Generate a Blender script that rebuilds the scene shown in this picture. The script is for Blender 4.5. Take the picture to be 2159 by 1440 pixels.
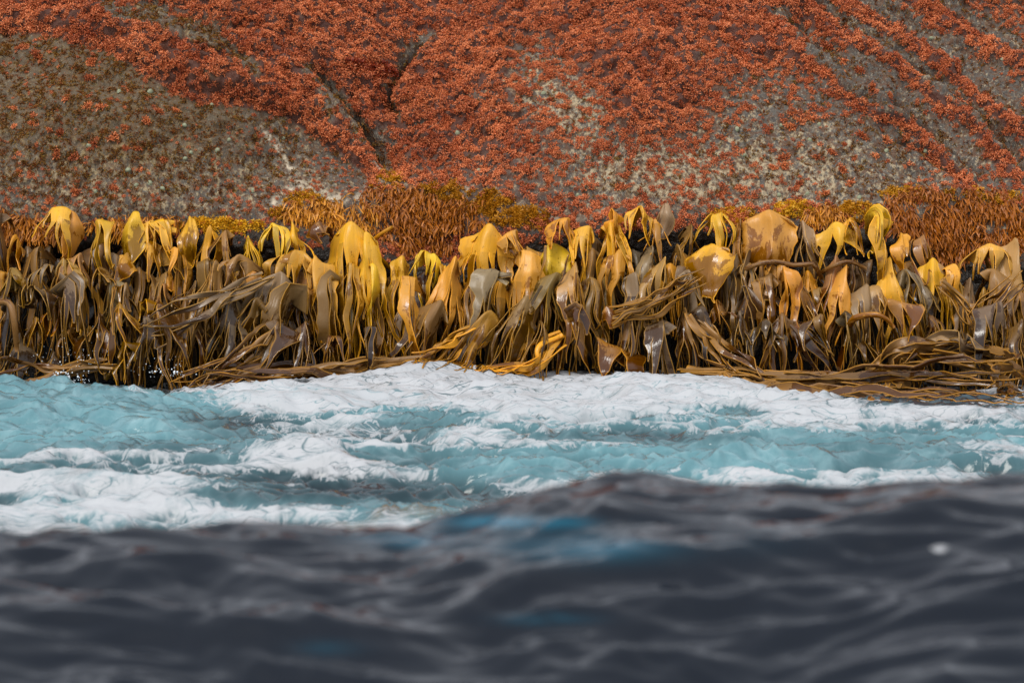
import bpy, math
import numpy as np

# ------------------------------------------------------------------ reset
for o in list(bpy.data.objects):
    bpy.data.objects.remove(o)
SC = bpy.context.scene
COL = SC.collection
RNG = np.random.default_rng(7)

# ------------------------------------------------------------------ camera
CAM_H, F_PX, HORIZON = 1.50, 5800.0, 452.0
PITCH = math.atan((720 - HORIZON) / F_PX)
cam_d = bpy.data.cameras.new('camera')
cam = bpy.data.objects.new('camera', cam_d)
COL.objects.link(cam)
cam.location = (0, 0, CAM_H)
cam.rotation_euler = (math.pi / 2 - PITCH, 0, 0)
cam_d.sensor_width = 36.0
cam_d.lens = 36.0 * F_PX / 2159.0
cam_d.clip_start = 0.05
cam_d.clip_end = 2000
cam_d.dof.use_dof = True
cam_d.dof.focus_distance = 25.2
cam_d.dof.aperture_fstop = 4.0
SC.camera = cam

# ------------------------------------------------------------------ sky, sun, exposure
SUN_EL, SUN_AZ = 51.0, 205.0        # elevation, compass bearing of the sun in degrees (0 = +Y)
w = bpy.data.worlds.new('World')
SC.world = w
w.use_nodes = True
nt = w.node_tree
nt.nodes.clear()
wo = nt.nodes.new('ShaderNodeOutputWorld')
bg = nt.nodes.new('ShaderNodeBackground')
sky = nt.nodes.new('ShaderNodeTexSky')
sky.sky_type = 'NISHITA'
sky.sun_disc = False
sky.sun_elevation = math.radians(SUN_EL)
sky.sun_rotation = math.radians(SUN_AZ)
sky.air_density = 1.0
sky.dust_density = 3.0
sky.ozone_density = 1.0
hsv = nt.nodes.new('ShaderNodeHueSaturation')
hsv.inputs['Saturation'].default_value = 0.30      # overcast: the cloud cover greys the sky
hsv.inputs['Value'].default_value = 1.0
nt.links.new(sky.outputs[0], hsv.inputs['Color'])
cloud = nt.nodes.new('ShaderNodeMix')
cloud.data_type = 'RGBA'
cloud.inputs[0].default_value = 0.65                # cloud cover
cloud.inputs[7].default_value = (7.0, 7.3, 7.9, 1)  # even grey cloud
nt.links.new(hsv.outputs[0], cloud.inputs[6])
nt.links.new(cloud.outputs[2], bg.inputs[0])
bg.inputs[1].default_value = 0.12
nt.links.new(bg.outputs[0], wo.inputs[0])

sun_d = bpy.data.lights.new('sun', 'SUN')
sun_d.energy = 1.35
sun_d.angle = math.radians(20)
sun_d.color = (1.0, 0.95, 0.88)
sun = bpy.data.objects.new('sun', sun_d)
COL.objects.link(sun)
sun.rotation_euler = (math.radians(90 - SUN_EL), 0, math.radians(180 - SUN_AZ))
sun.location = (-5, -8, 20)

SC.view_settings.view_transform = 'Standard'
SC.view_settings.look = 'None'
SC.view_settings.exposure = 0.45
SC.view_settings.gamma = 1.0
SC.view_settings.use_curve_mapping = False
SC.render.engine = 'CYCLES'
SC.cycles.max_bounces = 5
SC.cycles.diffuse_bounces = 2
SC.cycles.glossy_bounces = 3
SC.cycles.transmission_bounces = 2
SC.cycles.sample_clamp_indirect = 6
SC.cycles.use_denoising = True

# ------------------------------------------------------------------ helpers
def at(px, py, Y):
    """world point seen at photo pixel (px,py) at the distance Y"""
    a = (np.asarray(px, float) - 1079.5) / F_PX
    b = -(np.asarray(py, float) - 720.0) / F_PX
    cy = math.cos(PITCH) + b * math.sin(PITCH)
    cz = -math.sin(PITCH) + b * math.cos(PITCH)
    return np.stack([a / cy * Y, np.broadcast_to(Y, np.shape(a / cy)) * 1.0, CAM_H + cz / cy * Y], -1)

def pix(P):
    P = np.asarray(P, float)
    d = P - np.array([0, 0, CAM_H])
    f = d[..., 1] * math.cos(PITCH) - d[..., 2] * math.sin(PITCH)
    u = d[..., 1] * math.sin(PITCH) + d[..., 2] * math.cos(PITCH)
    return 1079.5 + d[..., 0] / f * F_PX, 720.0 - u / f * F_PX

def sstep(a, b, x):
    t = np.clip((np.asarray(x, float) - a) / (b - a), 0, 1)
    return t * t * (3 - 2 * t)

_P = np.random.default_rng(99).permutation(4096).astype(np.int64)
_G = np.random.default_rng(98).normal(size=(4096, 3))
_G /= np.linalg.norm(_G, axis=1)[:, None]

def noise(x, y, z=0.0):
    x, y, z = np.broadcast_arrays(np.asarray(x, float), np.asarray(y, float), np.asarray(z, float))
    xi, yi, zi = np.floor(x).astype(np.int64), np.floor(y).astype(np.int64), np.floor(z).astype(np.int64)
    xf, yf, zf = x - xi, y - yi, z - zi
    u, v, q = (t * t * t * (t * (t * 6 - 15) + 10) for t in (xf, yf, zf))
    r = 0
    for i in (0, 1):
        wx = u if i else 1 - u
        hx = _P[(xi + i) & 4095]
        for j in (0, 1):
            wy = v if j else 1 - v
            hy = _P[(hx + yi + j) & 4095]
            for k in (0, 1):
                wz = q if k else 1 - q
                g = _G[_P[(hy + zi + k) & 4095]]
                r = r + wx * wy * wz * (g[..., 0] * (xf - i) + g[..., 1] * (yf - j) + g[..., 2] * (zf - k))
    return r * 1.5

def fbm(x, y, z=0.0, o=4, gain=0.5, lac=2.03):
    r, a, f = 0, 1.0, 1.0
    for i in range(o):
        r = r + a * noise(x * f + 17.3 * i, y * f - 9.1 * i, np.asarray(z) * f + 3.7 * i)
        a *= gain
        f *= lac
    return r

def polydist(px, py, pl):
    """distance to a polyline and the side (>0: right of / above the line drawn left to right)"""
    best = np.full(np.shape(px), 1e9)
    side = np.zeros(np.shape(px))
    along = np.zeros(np.shape(px))
    n = len(pl) - 1
    for i in range(n):
        (x0, y0), (x1, y1) = pl[i], pl[i + 1]
        dx, dy = x1 - x0, y1 - y0
        L2 = dx * dx + dy * dy
        t = np.clip(((px - x0) * dx + (py - y0) * dy) / L2, 0, 1)
        ex, ey = px - (x0 + t * dx), py - (y0 + t * dy)
        d = np.hypot(ex, ey)
        c = -(dx * (py - y0) - dy * (px - x0))
        m = d < best
        best = np.where(m, d, best)
        side = np.where(m, np.sign(c), side)
        along = np.where(m, (i + t) / n, along)
    return best, side, along

def mesh_np(name, V, quads=None, tris=None, smooth=True, attrs=None, mats=(), mat_idx=None, normals=None):
    V = np.asarray(V, np.float32)
    me = bpy.data.meshes.new(name)
    nq = 0 if quads is None else len(quads)
    ntr = 0 if tris is None else len(tris)
    me.vertices.add(len(V))
    me.vertices.foreach_set('co', V.ravel())
    loops = []
    starts = []
    tot = []
    if nq:
        loops.append(np.asarray(quads).ravel())
        starts.append(np.arange(nq) * 4)
        tot.append(np.full(nq, 4))
    if ntr:
        loops.append(np.asarray(tris).ravel())
        starts.append(nq * 4 + np.arange(ntr) * 3)
        tot.append(np.full(ntr, 3))
    loops = np.concatenate(loops).astype(np.int32)
    me.loops.add(len(loops))
    me.loops.foreach_set('vertex_index', loops)
    me.polygons.add(nq + ntr)
    me.polygons.foreach_set('loop_start', np.concatenate(starts).astype(np.int32))
    me.polygons.foreach_set('loop_total', np.concatenate(tot).astype(np.int32))
    me.polygons.foreach_set('use_smooth', np.full(nq + ntr, smooth))
    for m in mats:
        me.materials.append(m)
    if mat_idx is not None:
        me.polygons.foreach_set('material_index', np.asarray(mat_idx, np.int32))
    me.update(calc_edges=True)
    for k, a in (attrs or {}).items():
        a = np.asarray(a, np.float32)
        if a.ndim == 1:
            at_ = me.attributes.new(k, 'FLOAT', 'POINT')
            at_.data.foreach_set('value', a)
        else:
            at_ = me.attributes.new(k, 'FLOAT_VECTOR', 'POINT')
            at_.data.foreach_set('vector', a.ravel())
    if normals is not None:
        me.normals_split_custom_set_from_vertices(np.asarray(normals, np.float32).tolist())
    return me

def add(name, me, parent=None, color=None):
    o = bpy.data.objects.new(name, me)
    COL.objects.link(o)
    if parent is not None:
        o.parent = parent
    if color is not None:
        o.color = color
    return o

def tag(o, label, cat, group=None, kind=None):
    if label:
        o['label'] = label
    if cat:
        o['category'] = cat
    if group:
        o['group'] = group
    if kind:
        o['kind'] = kind
    return o

def grid_quads(nr, nc):
    i = np.arange(nr - 1)[:, None] * nc + np.arange(nc - 1)[None, :]
    return np.stack([i, i + 1, i + nc + 1, i + nc], -1).reshape(-1, 4)

# ---- node shorthand
class NT:
    def __init__(self, name):
        self.m = bpy.data.materials.new(name)
        self.m.use_nodes = True
        self.t = self.m.node_tree
        self.t.nodes.clear()
        self.out = self.t.nodes.new('ShaderNodeOutputMaterial')
    def n(self, typ, **kw):
        nd = self.t.nodes.new(typ)
        for k, v in kw.items():
            setattr(nd, k, v)
        return nd
    def l(self, a, b):
        self.t.links.new(a, b)
    def put(self, sock, v):
        if hasattr(v, 'is_output'):
            self.l(v, sock)
        elif v is not None:
            sock.default_value = v
    def math(self, op, a, b=None, c=None, clamp=False):
        nd = self.n('ShaderNodeMath', operation=op, use_clamp=clamp)
        self.put(nd.inputs[0], a)
        self.put(nd.inputs[1], b)
        self.put(nd.inputs[2], c)
        return nd.outputs[0]
    def mix(self, f, a, b, blend='MIX'):
        nd = self.n('ShaderNodeMix', data_type='RGBA', blend_type=blend)
        self.put(nd.inputs[0], f)
        self.put(nd.inputs[6], a)
        self.put(nd.inputs[7], b)
        return nd.outputs[2]
    def mixf(self, f, a, b):
        nd = self.n('ShaderNodeMix', data_type='FLOAT')
        self.put(nd.inputs[0], f)
        self.put(nd.inputs[2], a)
        self.put(nd.inputs[3], b)
        return nd.outputs[0]
    def step(self, v, a, b):
        nd = self.n('ShaderNodeMapRange', interpolation_type='SMOOTHSTEP')
        self.put(nd.inputs[0], v)
        self.put(nd.inputs[1], a)
        self.put(nd.inputs[2], b)
        return nd.outputs[0]
    def noise(self, vec, scale, detail=4, rough=0.55, dist=0.0):
        nd = self.n('ShaderNodeTexNoise')
        if vec is not None:
            self.l(vec, nd.inputs['Vector'])
        nd.inputs['Scale'].default_value = scale
        nd.inputs['Detail'].default_value = detail
        nd.inputs['Roughness'].default_value = rough
        nd.inputs['Distortion'].default_value = dist
        return nd.outputs['Fac']
    def vmap(self, vec, scale=(1, 1, 1), rot=(0, 0, 0), loc=(0, 0, 0)):
        nd = self.n('ShaderNodeMapping')
        self.l(vec, nd.inputs[0])
        nd.inputs['Location'].default_value = loc
        nd.inputs['Rotation'].default_value = rot
        nd.inputs['Scale'].default_value = scale
        return nd.outputs[0]
    def attr(self, name, typ='GEOMETRY', out='Fac'):
        nd = self.n('ShaderNodeAttribute', attribute_name=name, attribute_type=typ)
        return nd.outputs[out]
    def bump(self, h, strength=0.5, dist=0.01, normal=None):
        nd = self.n('ShaderNodeBump')
        nd.inputs['Strength'].default_value = strength
        nd.inputs['Distance'].default_value = dist
        self.l(h, nd.inputs['Height'])
        if normal is not None:
            self.l(normal, nd.inputs['Normal'])
        return nd.outputs[0]
    def bsdf(self, color, rough, spec=0.5, normal=None, ior=None, **kw):
        b = self.n('ShaderNodeBsdfPrincipled')
        self.put(b.inputs['Base Color'], color)
        self.put(b.inputs['Roughness'], rough)
        self.put(b.inputs['Specular IOR Level'], spec)
        if ior:
            b.inputs['IOR'].default_value = ior
        if normal is not None:
            self.l(normal, b.inputs['Normal'])
        for k, v in kw.items():
            self.put(b.inputs[k], v)
        return b.outputs[0]
    def done(self, sh):
        self.l(sh, self.out.inputs[0])
        return self.m

def pos_node(t):
    return t.n('ShaderNodeNewGeometry').outputs['Position']

# ================================================================== THE SEA
CREST_Y = 6.0
near_px = [-300, 0, 150, 300, 420, 560, 700, 850, 960, 1100, 1200, 1300, 1420, 1560, 1700, 1820, 1900, 2000, 2100, 2200, 2500]
near_py = [1092, 1094, 1098, 1100, 1108, 1100, 1104, 1105, 1085, 1052, 1024, 1008, 1012, 1020, 1028, 1026, 1016, 1000, 994, 990, 985]

def zof(py, Y):
    return CAM_H + (HORIZON - py) * Y / F_PX

def flatY(py):
    return CAM_H * F_PX / (np.asarray(py, float) - HORIZON)

def blob(px, py, cx, cy, rx, ry):
    return np.exp(-(((px - cx) / rx) ** 2 + ((py - cy) / ry) ** 2))

def sea_base(X, Y):
    """smooth swell: returns height, and the photo column of that place"""
    PX = 1079.5 + X / np.maximum(Y, 0.5) * F_PX
    zc = zof(np.interp(PX, near_px, near_py), CREST_Y)
    yc = CREST_Y + 0.12 * np.sin(X * 2.3 + 0.6) + 0.05 * np.sin(X * 6.1)
    d = Y - yc
    zc = zc - 0.045
    h = zc * np.exp(-(d / np.where(d > 0, 1.5, 1.85)) ** 2)
    # smaller waves riding on the near swell
    h += 0.040 * np.exp(-((Y - 5.35 - 0.35 * X) / 0.13) ** 2) * sstep(-0.9, -0.2, X)
    h += 0.030 * np.exp(-((Y - 5.0 + 0.4 * X) / 0.12) ** 2) * sstep(0.3, -0.4, X)
    h += 0.025 * np.exp(-((Y - 4.75 - 0.2 * X) / 0.10) ** 2)
    # the turquoise wave on the left
    yl = 20.6
    zl = zof(np.interp(PX, [-400, 0, 60, 140, 250, 330, 400, 460, 530, 600], [823, 804, 799, 800, 815, 834, 854, 868, 880, 891]), yl) - 0.03
    zl = np.where(PX < 620, np.maximum(zl, 0), 0)
    d = Y - yl
    h += zl * np.exp(-(d / np.where(d > 0, 0.8, 2.2)) ** 2)
    # smaller heaps and waves (photo column, row of their foot, width px, depth m, height m)
    for cx, fy, rx, ry, a in ((640, 985, 140, 0.55, 0.15), (850, 905, 170, 0.8, 0.10), (1370, 835, 210, 0.9, 0.13), (900, 815, 150, 0.7, 0.12),
                              (1640, 960, 230, 0.9, 0.10), (1180, 960, 150, 0.6, 0.10), (1250, 905, 300, 0.7, 0.08), (250, 985, 260, 0.5, 0.08),
                              (200, 1060, 330, 0.5, 0.10), (560, 1085, 260, 0.4, 0.07), (1900, 985, 200, 0.6, 0.07), (2130, 935, 120, 0.6, 0.09),
                              (600, 865, 150, 0.6, 0.10), (1850, 890, 260, 0.9, 0.06), (780, 960, 90, 0.4, 0.08), (1000, 925, 120, 0.5, 0.09),
                              (1560, 1010, 240, 0.4, 0.08), (1500, 865, 220, 0.8, 0.08), (1080, 1035, 180, 0.5, 0.06), (1990, 875, 160, 0.8, -0.04)):
        h += a * np.exp(-((PX - cx) / rx) ** 2 - ((Y - flatY(fy)) / ry) ** 2)
    h -= 0.15 * np.exp(-((PX - 330) / 170) ** 2 - ((Y - 24.2) / 1.3) ** 2)
    h -= 0.11 * sstep(1450, 1800, PX) * sstep(22.0, 23.2, Y)
    return h, PX

def sea_surface(X, Y):
    h, PX = sea_base(X, Y)
    near = sstep(12.0, 9.5, Y)
    far = 1 - near
    calm = 1 - 0.55 * sstep(23.0, 25.5, Y)
    # choppy relief, crests lie roughly across the view
    wx, wy = X + 0.15 * noise(X * 1.3, Y * 1.3, 5), Y + 0.2 * noise(X * 1.1, Y * 1.1, 9)
    chop = 1 - np.abs(fbm(wx * 0.9, wy * 1.5, 2.0, 3)) * 1.8
    chop2 = 1 - np.abs(fbm(wx * 2.6, wy * 3.6, 7.0, 3)) * 1.7
    big = fbm(X * 0.45, Y * 0.6, 1.0, 3)
    h = h + far * calm * (0.09 * big + 0.105 * (chop - 0.45) + 0.055 * (chop2 - 0.4))
    # open dark water: crossing ripples, longer across the view
    rip = 1 - 2 * np.abs(fbm(wx * 1.5 + 3, wy * 2.6 + 0.9 * wx, 4.0, 2, 0.4))
    rip2 = 0.6 * fbm(wx * 3.1, wy * 8.5 - 0.7 * wx, 6.0, 2, 0.5) + 0.45 - 0.9 * np.abs(fbm(wx * 2.4 + 7, wy * 6.0 + 0.6 * wx, 16.0, 2, 0.5))
    rip3 = fbm(wx * 7.0 + rip, wy * 18.0, 9.0, 2)
    h = h + near * (0.026 * rip + 0.030 * rip2 + 0.0080 * rip3)
    # foam amount
    f = 0.22 + 0.50 * sstep(18.0, 22.0, Y) + 0.30 * fbm(X * 0.7 + 5, Y * 0.6, 3.0, 3) + 0.38 * fbm(X * 0.6 + 1.5 * noise(X * 0.8, Y * 0.8, 2.2), Y * 1.7, 13.0, 4)
    f += 0.30 * (chop - 0.55) + 0.20 * (chop2 - 0.5)
    f += 0.08 * sstep(15.4, 14.2, Y) * sstep(1250, 500, PX)
    PYs = HORIZON + (CAM_H - h) / np.maximum(Y, 0.5) * F_PX
    for cx, cy, rx, ry, a in ((120, 890, 330, 62, -1.3), (360, 880, 130, 45, -0.7), (900, 885, 90, 24, -0.9), (1330, 925, 230, 18, -0.95),
                              (780, 960, 130, 22, -0.5), (1000, 965, 220, 26, -0.55), (560, 1010, 90, 12, -0.8), (1120, 985, 160, 22, -0.7),
                              (1240, 970, 200, 22, -0.6), (1660, 950, 210, 26, -0.75), (2000, 915, 170, 14, -0.7), (1560, 870, 80, 12, -0.8),
                              (640, 1040, 200, 20, -0.9), (900, 1045, 180, 22, -0.6), (1450, 965, 120, 24, -0.45), (1800, 960, 180, 20, -0.4),
                              (640, 975, 110, 34, 0.9), (160, 960, 260, 16, 0.7), (1380, 830, 330, 50, 0.6), (600, 850, 160, 26, 0.5), (250, 1040, 260, 26, 0.5),
                              (400, 1085, 400, 14, 0.35), (1000, 905, 60, 20, 0.6), (1150, 938, 300, 8, 0.7), (1900, 880, 260, 24, 0.5), (1700, 1000, 300, 20, 0.35),
                              (1330, 985, 120, 16, 0.4), (430, 905, 60, 10, 0.4), (1950, 838, 300, 22, -0.9), (30, 800, 170, 22, -2.2), (1500, 960, 700, 60, 0.12), (800, 930, 500, 60, 0.12)):
        f += a * blob(PX, PYs, cx, cy, rx, ry)
    f *= far
    foam = sstep(0.05, 0.80, f)
    lump = 1 - np.abs(fbm(wx * 2.2, wy * 3.2, 11.0, 2, 0.45)) * 1.6
    lump2 = fbm(wx * 13.0, wy * 11.0, 12.0, 2)
    h = h - foam * far * calm * 0.038 * (chop2 - 0.4)
    h = h + foam * (0.045 * np.clip(lump, -0.3, 1) + 0.0025 * lump2) + (1 - foam) * far * 0.016 * fbm(wx * 5.0, wy * 8.0, 8.0, 3)
    # milky turquoise of aerated water with crest backlight painted in, deep blue-black near the boat
    milk_backlit = far * np.clip(0.72 + 0.5 * fbm(X * 0.5, Y * 0.35, 14.0, 3), 0.25, 1)
    milk_backlit = milk_backlit * (0.45 + 0.75 * sstep(-0.06, 0.14, h))  # crests painted lighter as if backlit, troughs painted darker
    milk_backlit = milk_backlit * (1 - 0.75 * blob(PX, PYs, 700, 1040, 420, 26)) * (1 - 0.6 * blob(PX, PYs, 1350, 922, 260, 14)) * (1 - 0.6 * blob(PX, PYs, 520, 893, 120, 14))
    milk_backlit = milk_backlit * (1 - 0.75 * sstep(21, 24, Y)) * (1 - 0.9 * blob(PX, PYs, 1950, 840, 350, 26))
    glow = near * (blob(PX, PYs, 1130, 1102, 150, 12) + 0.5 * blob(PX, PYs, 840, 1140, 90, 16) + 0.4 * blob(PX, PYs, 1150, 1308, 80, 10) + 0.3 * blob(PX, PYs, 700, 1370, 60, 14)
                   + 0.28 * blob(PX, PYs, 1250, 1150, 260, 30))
    glow *= np.clip(0.6 + 0.9 * fbm(X * 3.5, Y * 2.2, 21.0, 2), 0, 1.3)  # light passing through the crests, painted as blue colour patches
    speck = near * 0.9 * (blob(PX, PYs, 1986, 1162, 17, 7) )
    foam = np.maximum(foam, speck)
    return h, foam, milk_backlit, np.clip(glow, 0, 1)

def build_sea():
    t = NT('sea water')
    foam, milk_backlit, glow = t.attr('foam'), t.attr('milk_backlit'), t.attr('glow')
    P = pos_node(t)
    n1 = t.noise(t.vmap(P, (0.75, 0.85, 0)), 7.0, 6, 0.60, 0.5)
    n2 = t.noise(t.vmap(P, (0.8, 0.6, 0)), 60.0, 4, 0.6, 0.4)
    k = t.math('ADD', foam, t.math('MULTIPLY', t.math('SUBTRACT', n1, 0.5), 1.7))
    k = t.math('ADD', k, t.math('MULTIPLY', t.math('SUBTRACT', n2, 0.5), 0.35))
    k = t.math('MULTIPLY', t.step(k, 0.30, 0.98), t.mixf(t.noise(t.vmap(P, (0.35, 1.3, 0)), 1.6, 5, 0.6, 0.3), 0.72, 1.12), clamp=True)
    # lace: a net of thin foam lines where the foam is breaking up
    ln = t.noise(t.vmap(P, (0.75, 0.8, 0)), 7.0, 5, 0.62, 0.6)
    ln = t.math('ABSOLUTE', t.math('SUBTRACT', ln, 0.5))
    lace = t.math('SUBTRACT', 1.0, t.step(ln, 0.0, t.math('MULTIPLY', foam, 0.16)))
    k = t.math('MAXIMUM', k, t.math('MULTIPLY', lace, 0.75))
    k = t.math('MULTIPLY', k, t.step(foam, 0.03, 0.20))
    # thin dark flow threads drawn through the foam
    for sc_, wd_, st_ in ((2.6, 0.008, 0.8), (5.0, 0.009, 0.7), (9.0, 0.012, 0.5)):
        th = t.noise(t.vmap(P, (0.32, 1.0, 0)), sc_, 3, 0.5, 0.7)
        th = t.math('ABSOLUTE', t.math('SUBTRACT', th, 0.5))
        th = t.math('SUBTRACT', 1.0, t.step(th, 0.0, wd_))
        k = t.math('MULTIPLY', k, t.math('SUBTRACT', 1.0, t.math('MULTIPLY', th, st_)))
    deep = t.mix(milk_backlit, (0.003, 0.006, 0.012, 1), (0.105, 0.235, 0.265, 1))
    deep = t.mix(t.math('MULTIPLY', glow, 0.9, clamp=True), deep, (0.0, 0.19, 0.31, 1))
    veil = t.math('MULTIPLY', t.step(n1, 0.45, 0.75), t.math('MULTIPLY', milk_backlit, 0.45))
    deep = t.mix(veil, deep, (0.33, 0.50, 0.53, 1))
    rip = t.noise(t.vmap(P, (1, 1.6, 0)), 26.0, 3, 0.5, 0.3)
    nb = t.bump(t.math('MULTIPLY', rip, t.math('ADD', t.math('MULTIPLY', milk_backlit, 0.9), 0.10, clamp=True)), 0.5, 0.012)
    water = t.bsdf(deep, 0.07, 0.5, nb, ior=1.333)
    fb = t.bump(n1, 0.06, 0.02)
    white = t.bsdf(t.mix(n2, (0.43, 0.44, 0.455, 1), (0.50, 0.505, 0.515, 1)), 0.55, 0.25, fb)
    mx = t.n('ShaderNodeMixShader')
    t.put(mx.inputs[0], k)
    t.l(water, mx.inputs[1])
    t.l(white, mx.inputs[2])
    mat = t.done(mx.outputs[0])
    # rows thin out with distance, columns fan out with the view, the sheet then runs far out to both sides and behind
    ny, nx = 740, 600
    Yr = np.concatenate([1 / np.linspace(1 / 3.9, 1 / 6.6, 260), 1 / np.linspace(1 / 6.65, 1 / 12.9, 40), 1 / np.linspace(1 / 13.0, 1 / 26.3, ny - 300)])
    fan = np.linspace(-1, 1, nx)
    X = (fan[None, :] * (0.215 * Yr[:, None] + 0.35))
    Y = np.repeat(Yr[:, None], nx, 1)
    h, foam_, milk_backlit_, glow_ = sea_surface(X, Y)
    # outer columns far to the sides
    def side(sgn, c):
        out = []
        for e in (0.8, 2.5, 7, 20, 60, 200):
            out.append(X[:, c] + sgn * e)
        return np.stack(out, 1)
    Ls, Rs = side(-1, 0)[:, ::-1], side(1, -1)
    XX = np.concatenate([Ls, X, Rs], 1)
    YY = np.concatenate([np.repeat(Yr[:, None], 6, 1), Y, np.repeat(Yr[:, None], 6, 1)], 1)
    pad = lambda A, v=None: np.concatenate([np.repeat(A[:, :1], 6, 1) * 0.6, A, np.repeat(A[:, -1:], 6, 1) * 0.6], 1)
    H, FO, MI, GL = pad(h), pad(foam_), pad(milk_backlit_), pad(glow_)
    # rows behind (towards and past the camera)
    back = np.array([-300, -80, -20, -6, -2, 0.8, 2.2, 3.2])
    XB = np.repeat(XX[:1], len(back), 0)
    YB = np.repeat(back[:, None], XX.shape[1], 1)
    HB = 0.03 * noise(XB * 0.7, YB * 0.7, 3.3) + np.array([0, 0, 0, 0, 0, 0.12, 0.45, 0.75])[:, None] * H[:1]
    zero = np.zeros_like(XB)
    XX, YY, H = np.concatenate([XB, XX]), np.concatenate([YB, YY]), np.concatenate([HB, H])
    FO, MI, GL = (np.concatenate([zero, A]) for A in (FO, MI, GL))
    V = np.stack([XX, YY, H], -1).reshape(-1, 3)
    me = mesh_np('sea', V, grid_quads(*XX.shape), attrs={'foam': FO.ravel(), 'milk_backlit': MI.ravel(), 'glow': GL.ravel()}, mats=[mat])
    o = add('sea', me)
    tag(o, 'turquoise foaming surf with dark blurred swell in front', 'sea', kind='structure')

build_sea()

# ================================================================== THE ROCK
LEDGE_PX = [-900, 0, 300, 600, 760, 850, 950, 1050, 1200, 1350, 1500, 1700, 1850, 1960, 2060, 2160, 3000]
LEDGE_PY = [500, 500, 500, 515, 525, 560, 570, 520, 500, 480, 485, 490, 500, 540, 560, 560, 560]
LEDGE_Y = 25.25
# joints: the rock steps back to the right of and above each one
JOINTS = [  # (polyline, depth m, recovery px, ridge m)
    ([(150, -60), (215, 15), (240, 42), (330, 52), (400, 85), (465, 108), (520, 150)], 0.34, 55, 0.09),
    ([(640, 150), (690, 195), (730, 240), (775, 295), (800, 345)], 0.24, 40, 0.07),
    ([(905, 90), (862, 135), (852, 160), (828, 190), (842, 225)][::-1], 0.20, 30, 0.05),
    ([(1640, 40), (1680, 78), (1705, 118), (1765, 150), (1790, 188), (1850, 225), (1900, 260)], 0.36, 85, 0.10),
    ([(1640, -60), (1720, 5), (1765, 45), (1830, 85), (1880, 108), (1960, 178), (2010, 212), (2062, 248), (2110, 310), (2170, 390)], 0.27, 60, 0.09),
    ([(1750, -40), (1830, 20), (1900, 55), (1960, 95), (2010, 130), (2060, 190), (2120, 230), (2180, 280)], 0.24, 70, 0.08),
    ([(1860, 190), (1930, 262), (1985, 310), (2020, 345), (2070, 395)], 0.17, 40, 0.06),
    ([(1930, -30), (2000, 20), (2060, 60), (2150, 110), (2220, 140)], 0.18, 70, 0.07),
    ([(1880, 300), (1940, 335), (2000, 385), (2040, 410)], 0.10, 35, 0.05),
]
R2 = [(-300, 40), (0, 52), (100, 62), (240, 100), (330, 160), (400, 200), (500, 212), (600, 232), (680, 285), (740, 330), (800, 385)]

def rock_disp(px, py):
    d_ = np.zeros(np.shape(px))
    for pl, dep, rec, rid in JOINTS:
        d, s, al = polydist(px, py, pl)
        wob = 8 * noise(px / 40, py / 40, 3.0)
        sd = d * s + wob
        endf = sstep(0, 0.12, al) * sstep(1, 0.88, al)
        up = -dep * np.exp(-np.clip(sd, 0, None) / rec) * sstep(-3, 5, sd) - 1.1 * dep * np.exp(-((sd - 10) / 9) ** 2)
        dn = rid * np.exp(-(np.clip(sd - 2, None, 0) / 45) ** 2) * (1 - sstep(-3, 5, sd))
        d_ += (up + dn) * endf * np.exp(-np.clip(d - 260, 0, None) / 40)
    # turf shoulder standing over the smooth boulder on the left
    d, s, al = polydist(px, py, R2)
    sd = d * s
    d_ += 0.10 * sstep(-28, 20, sd) * np.exp(-np.clip(sd, 0, None) / 120) * sstep(830, 740, px)
    # boulder bulge on the left, broad dome in the middle
    d_ += 0.30 * blob(px, py, 180, 300, 420, 210) + 0.12 * blob(px, py, 1250, 260, 380, 230)
    d_ -= 0.15 * blob(px, py, 820, 300, 70, 170)
    d_ -= 0.22 * blob(px, py, 930, 520, 70, 60) + 0.15 * blob(px, py, 2010, 540, 60, 60)
    d_ += 0.16 * blob(px, py, 880, 430, 150, 50) + 0.14 * blob(px, py, 2010, 440, 150, 50)
    return d_

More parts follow.
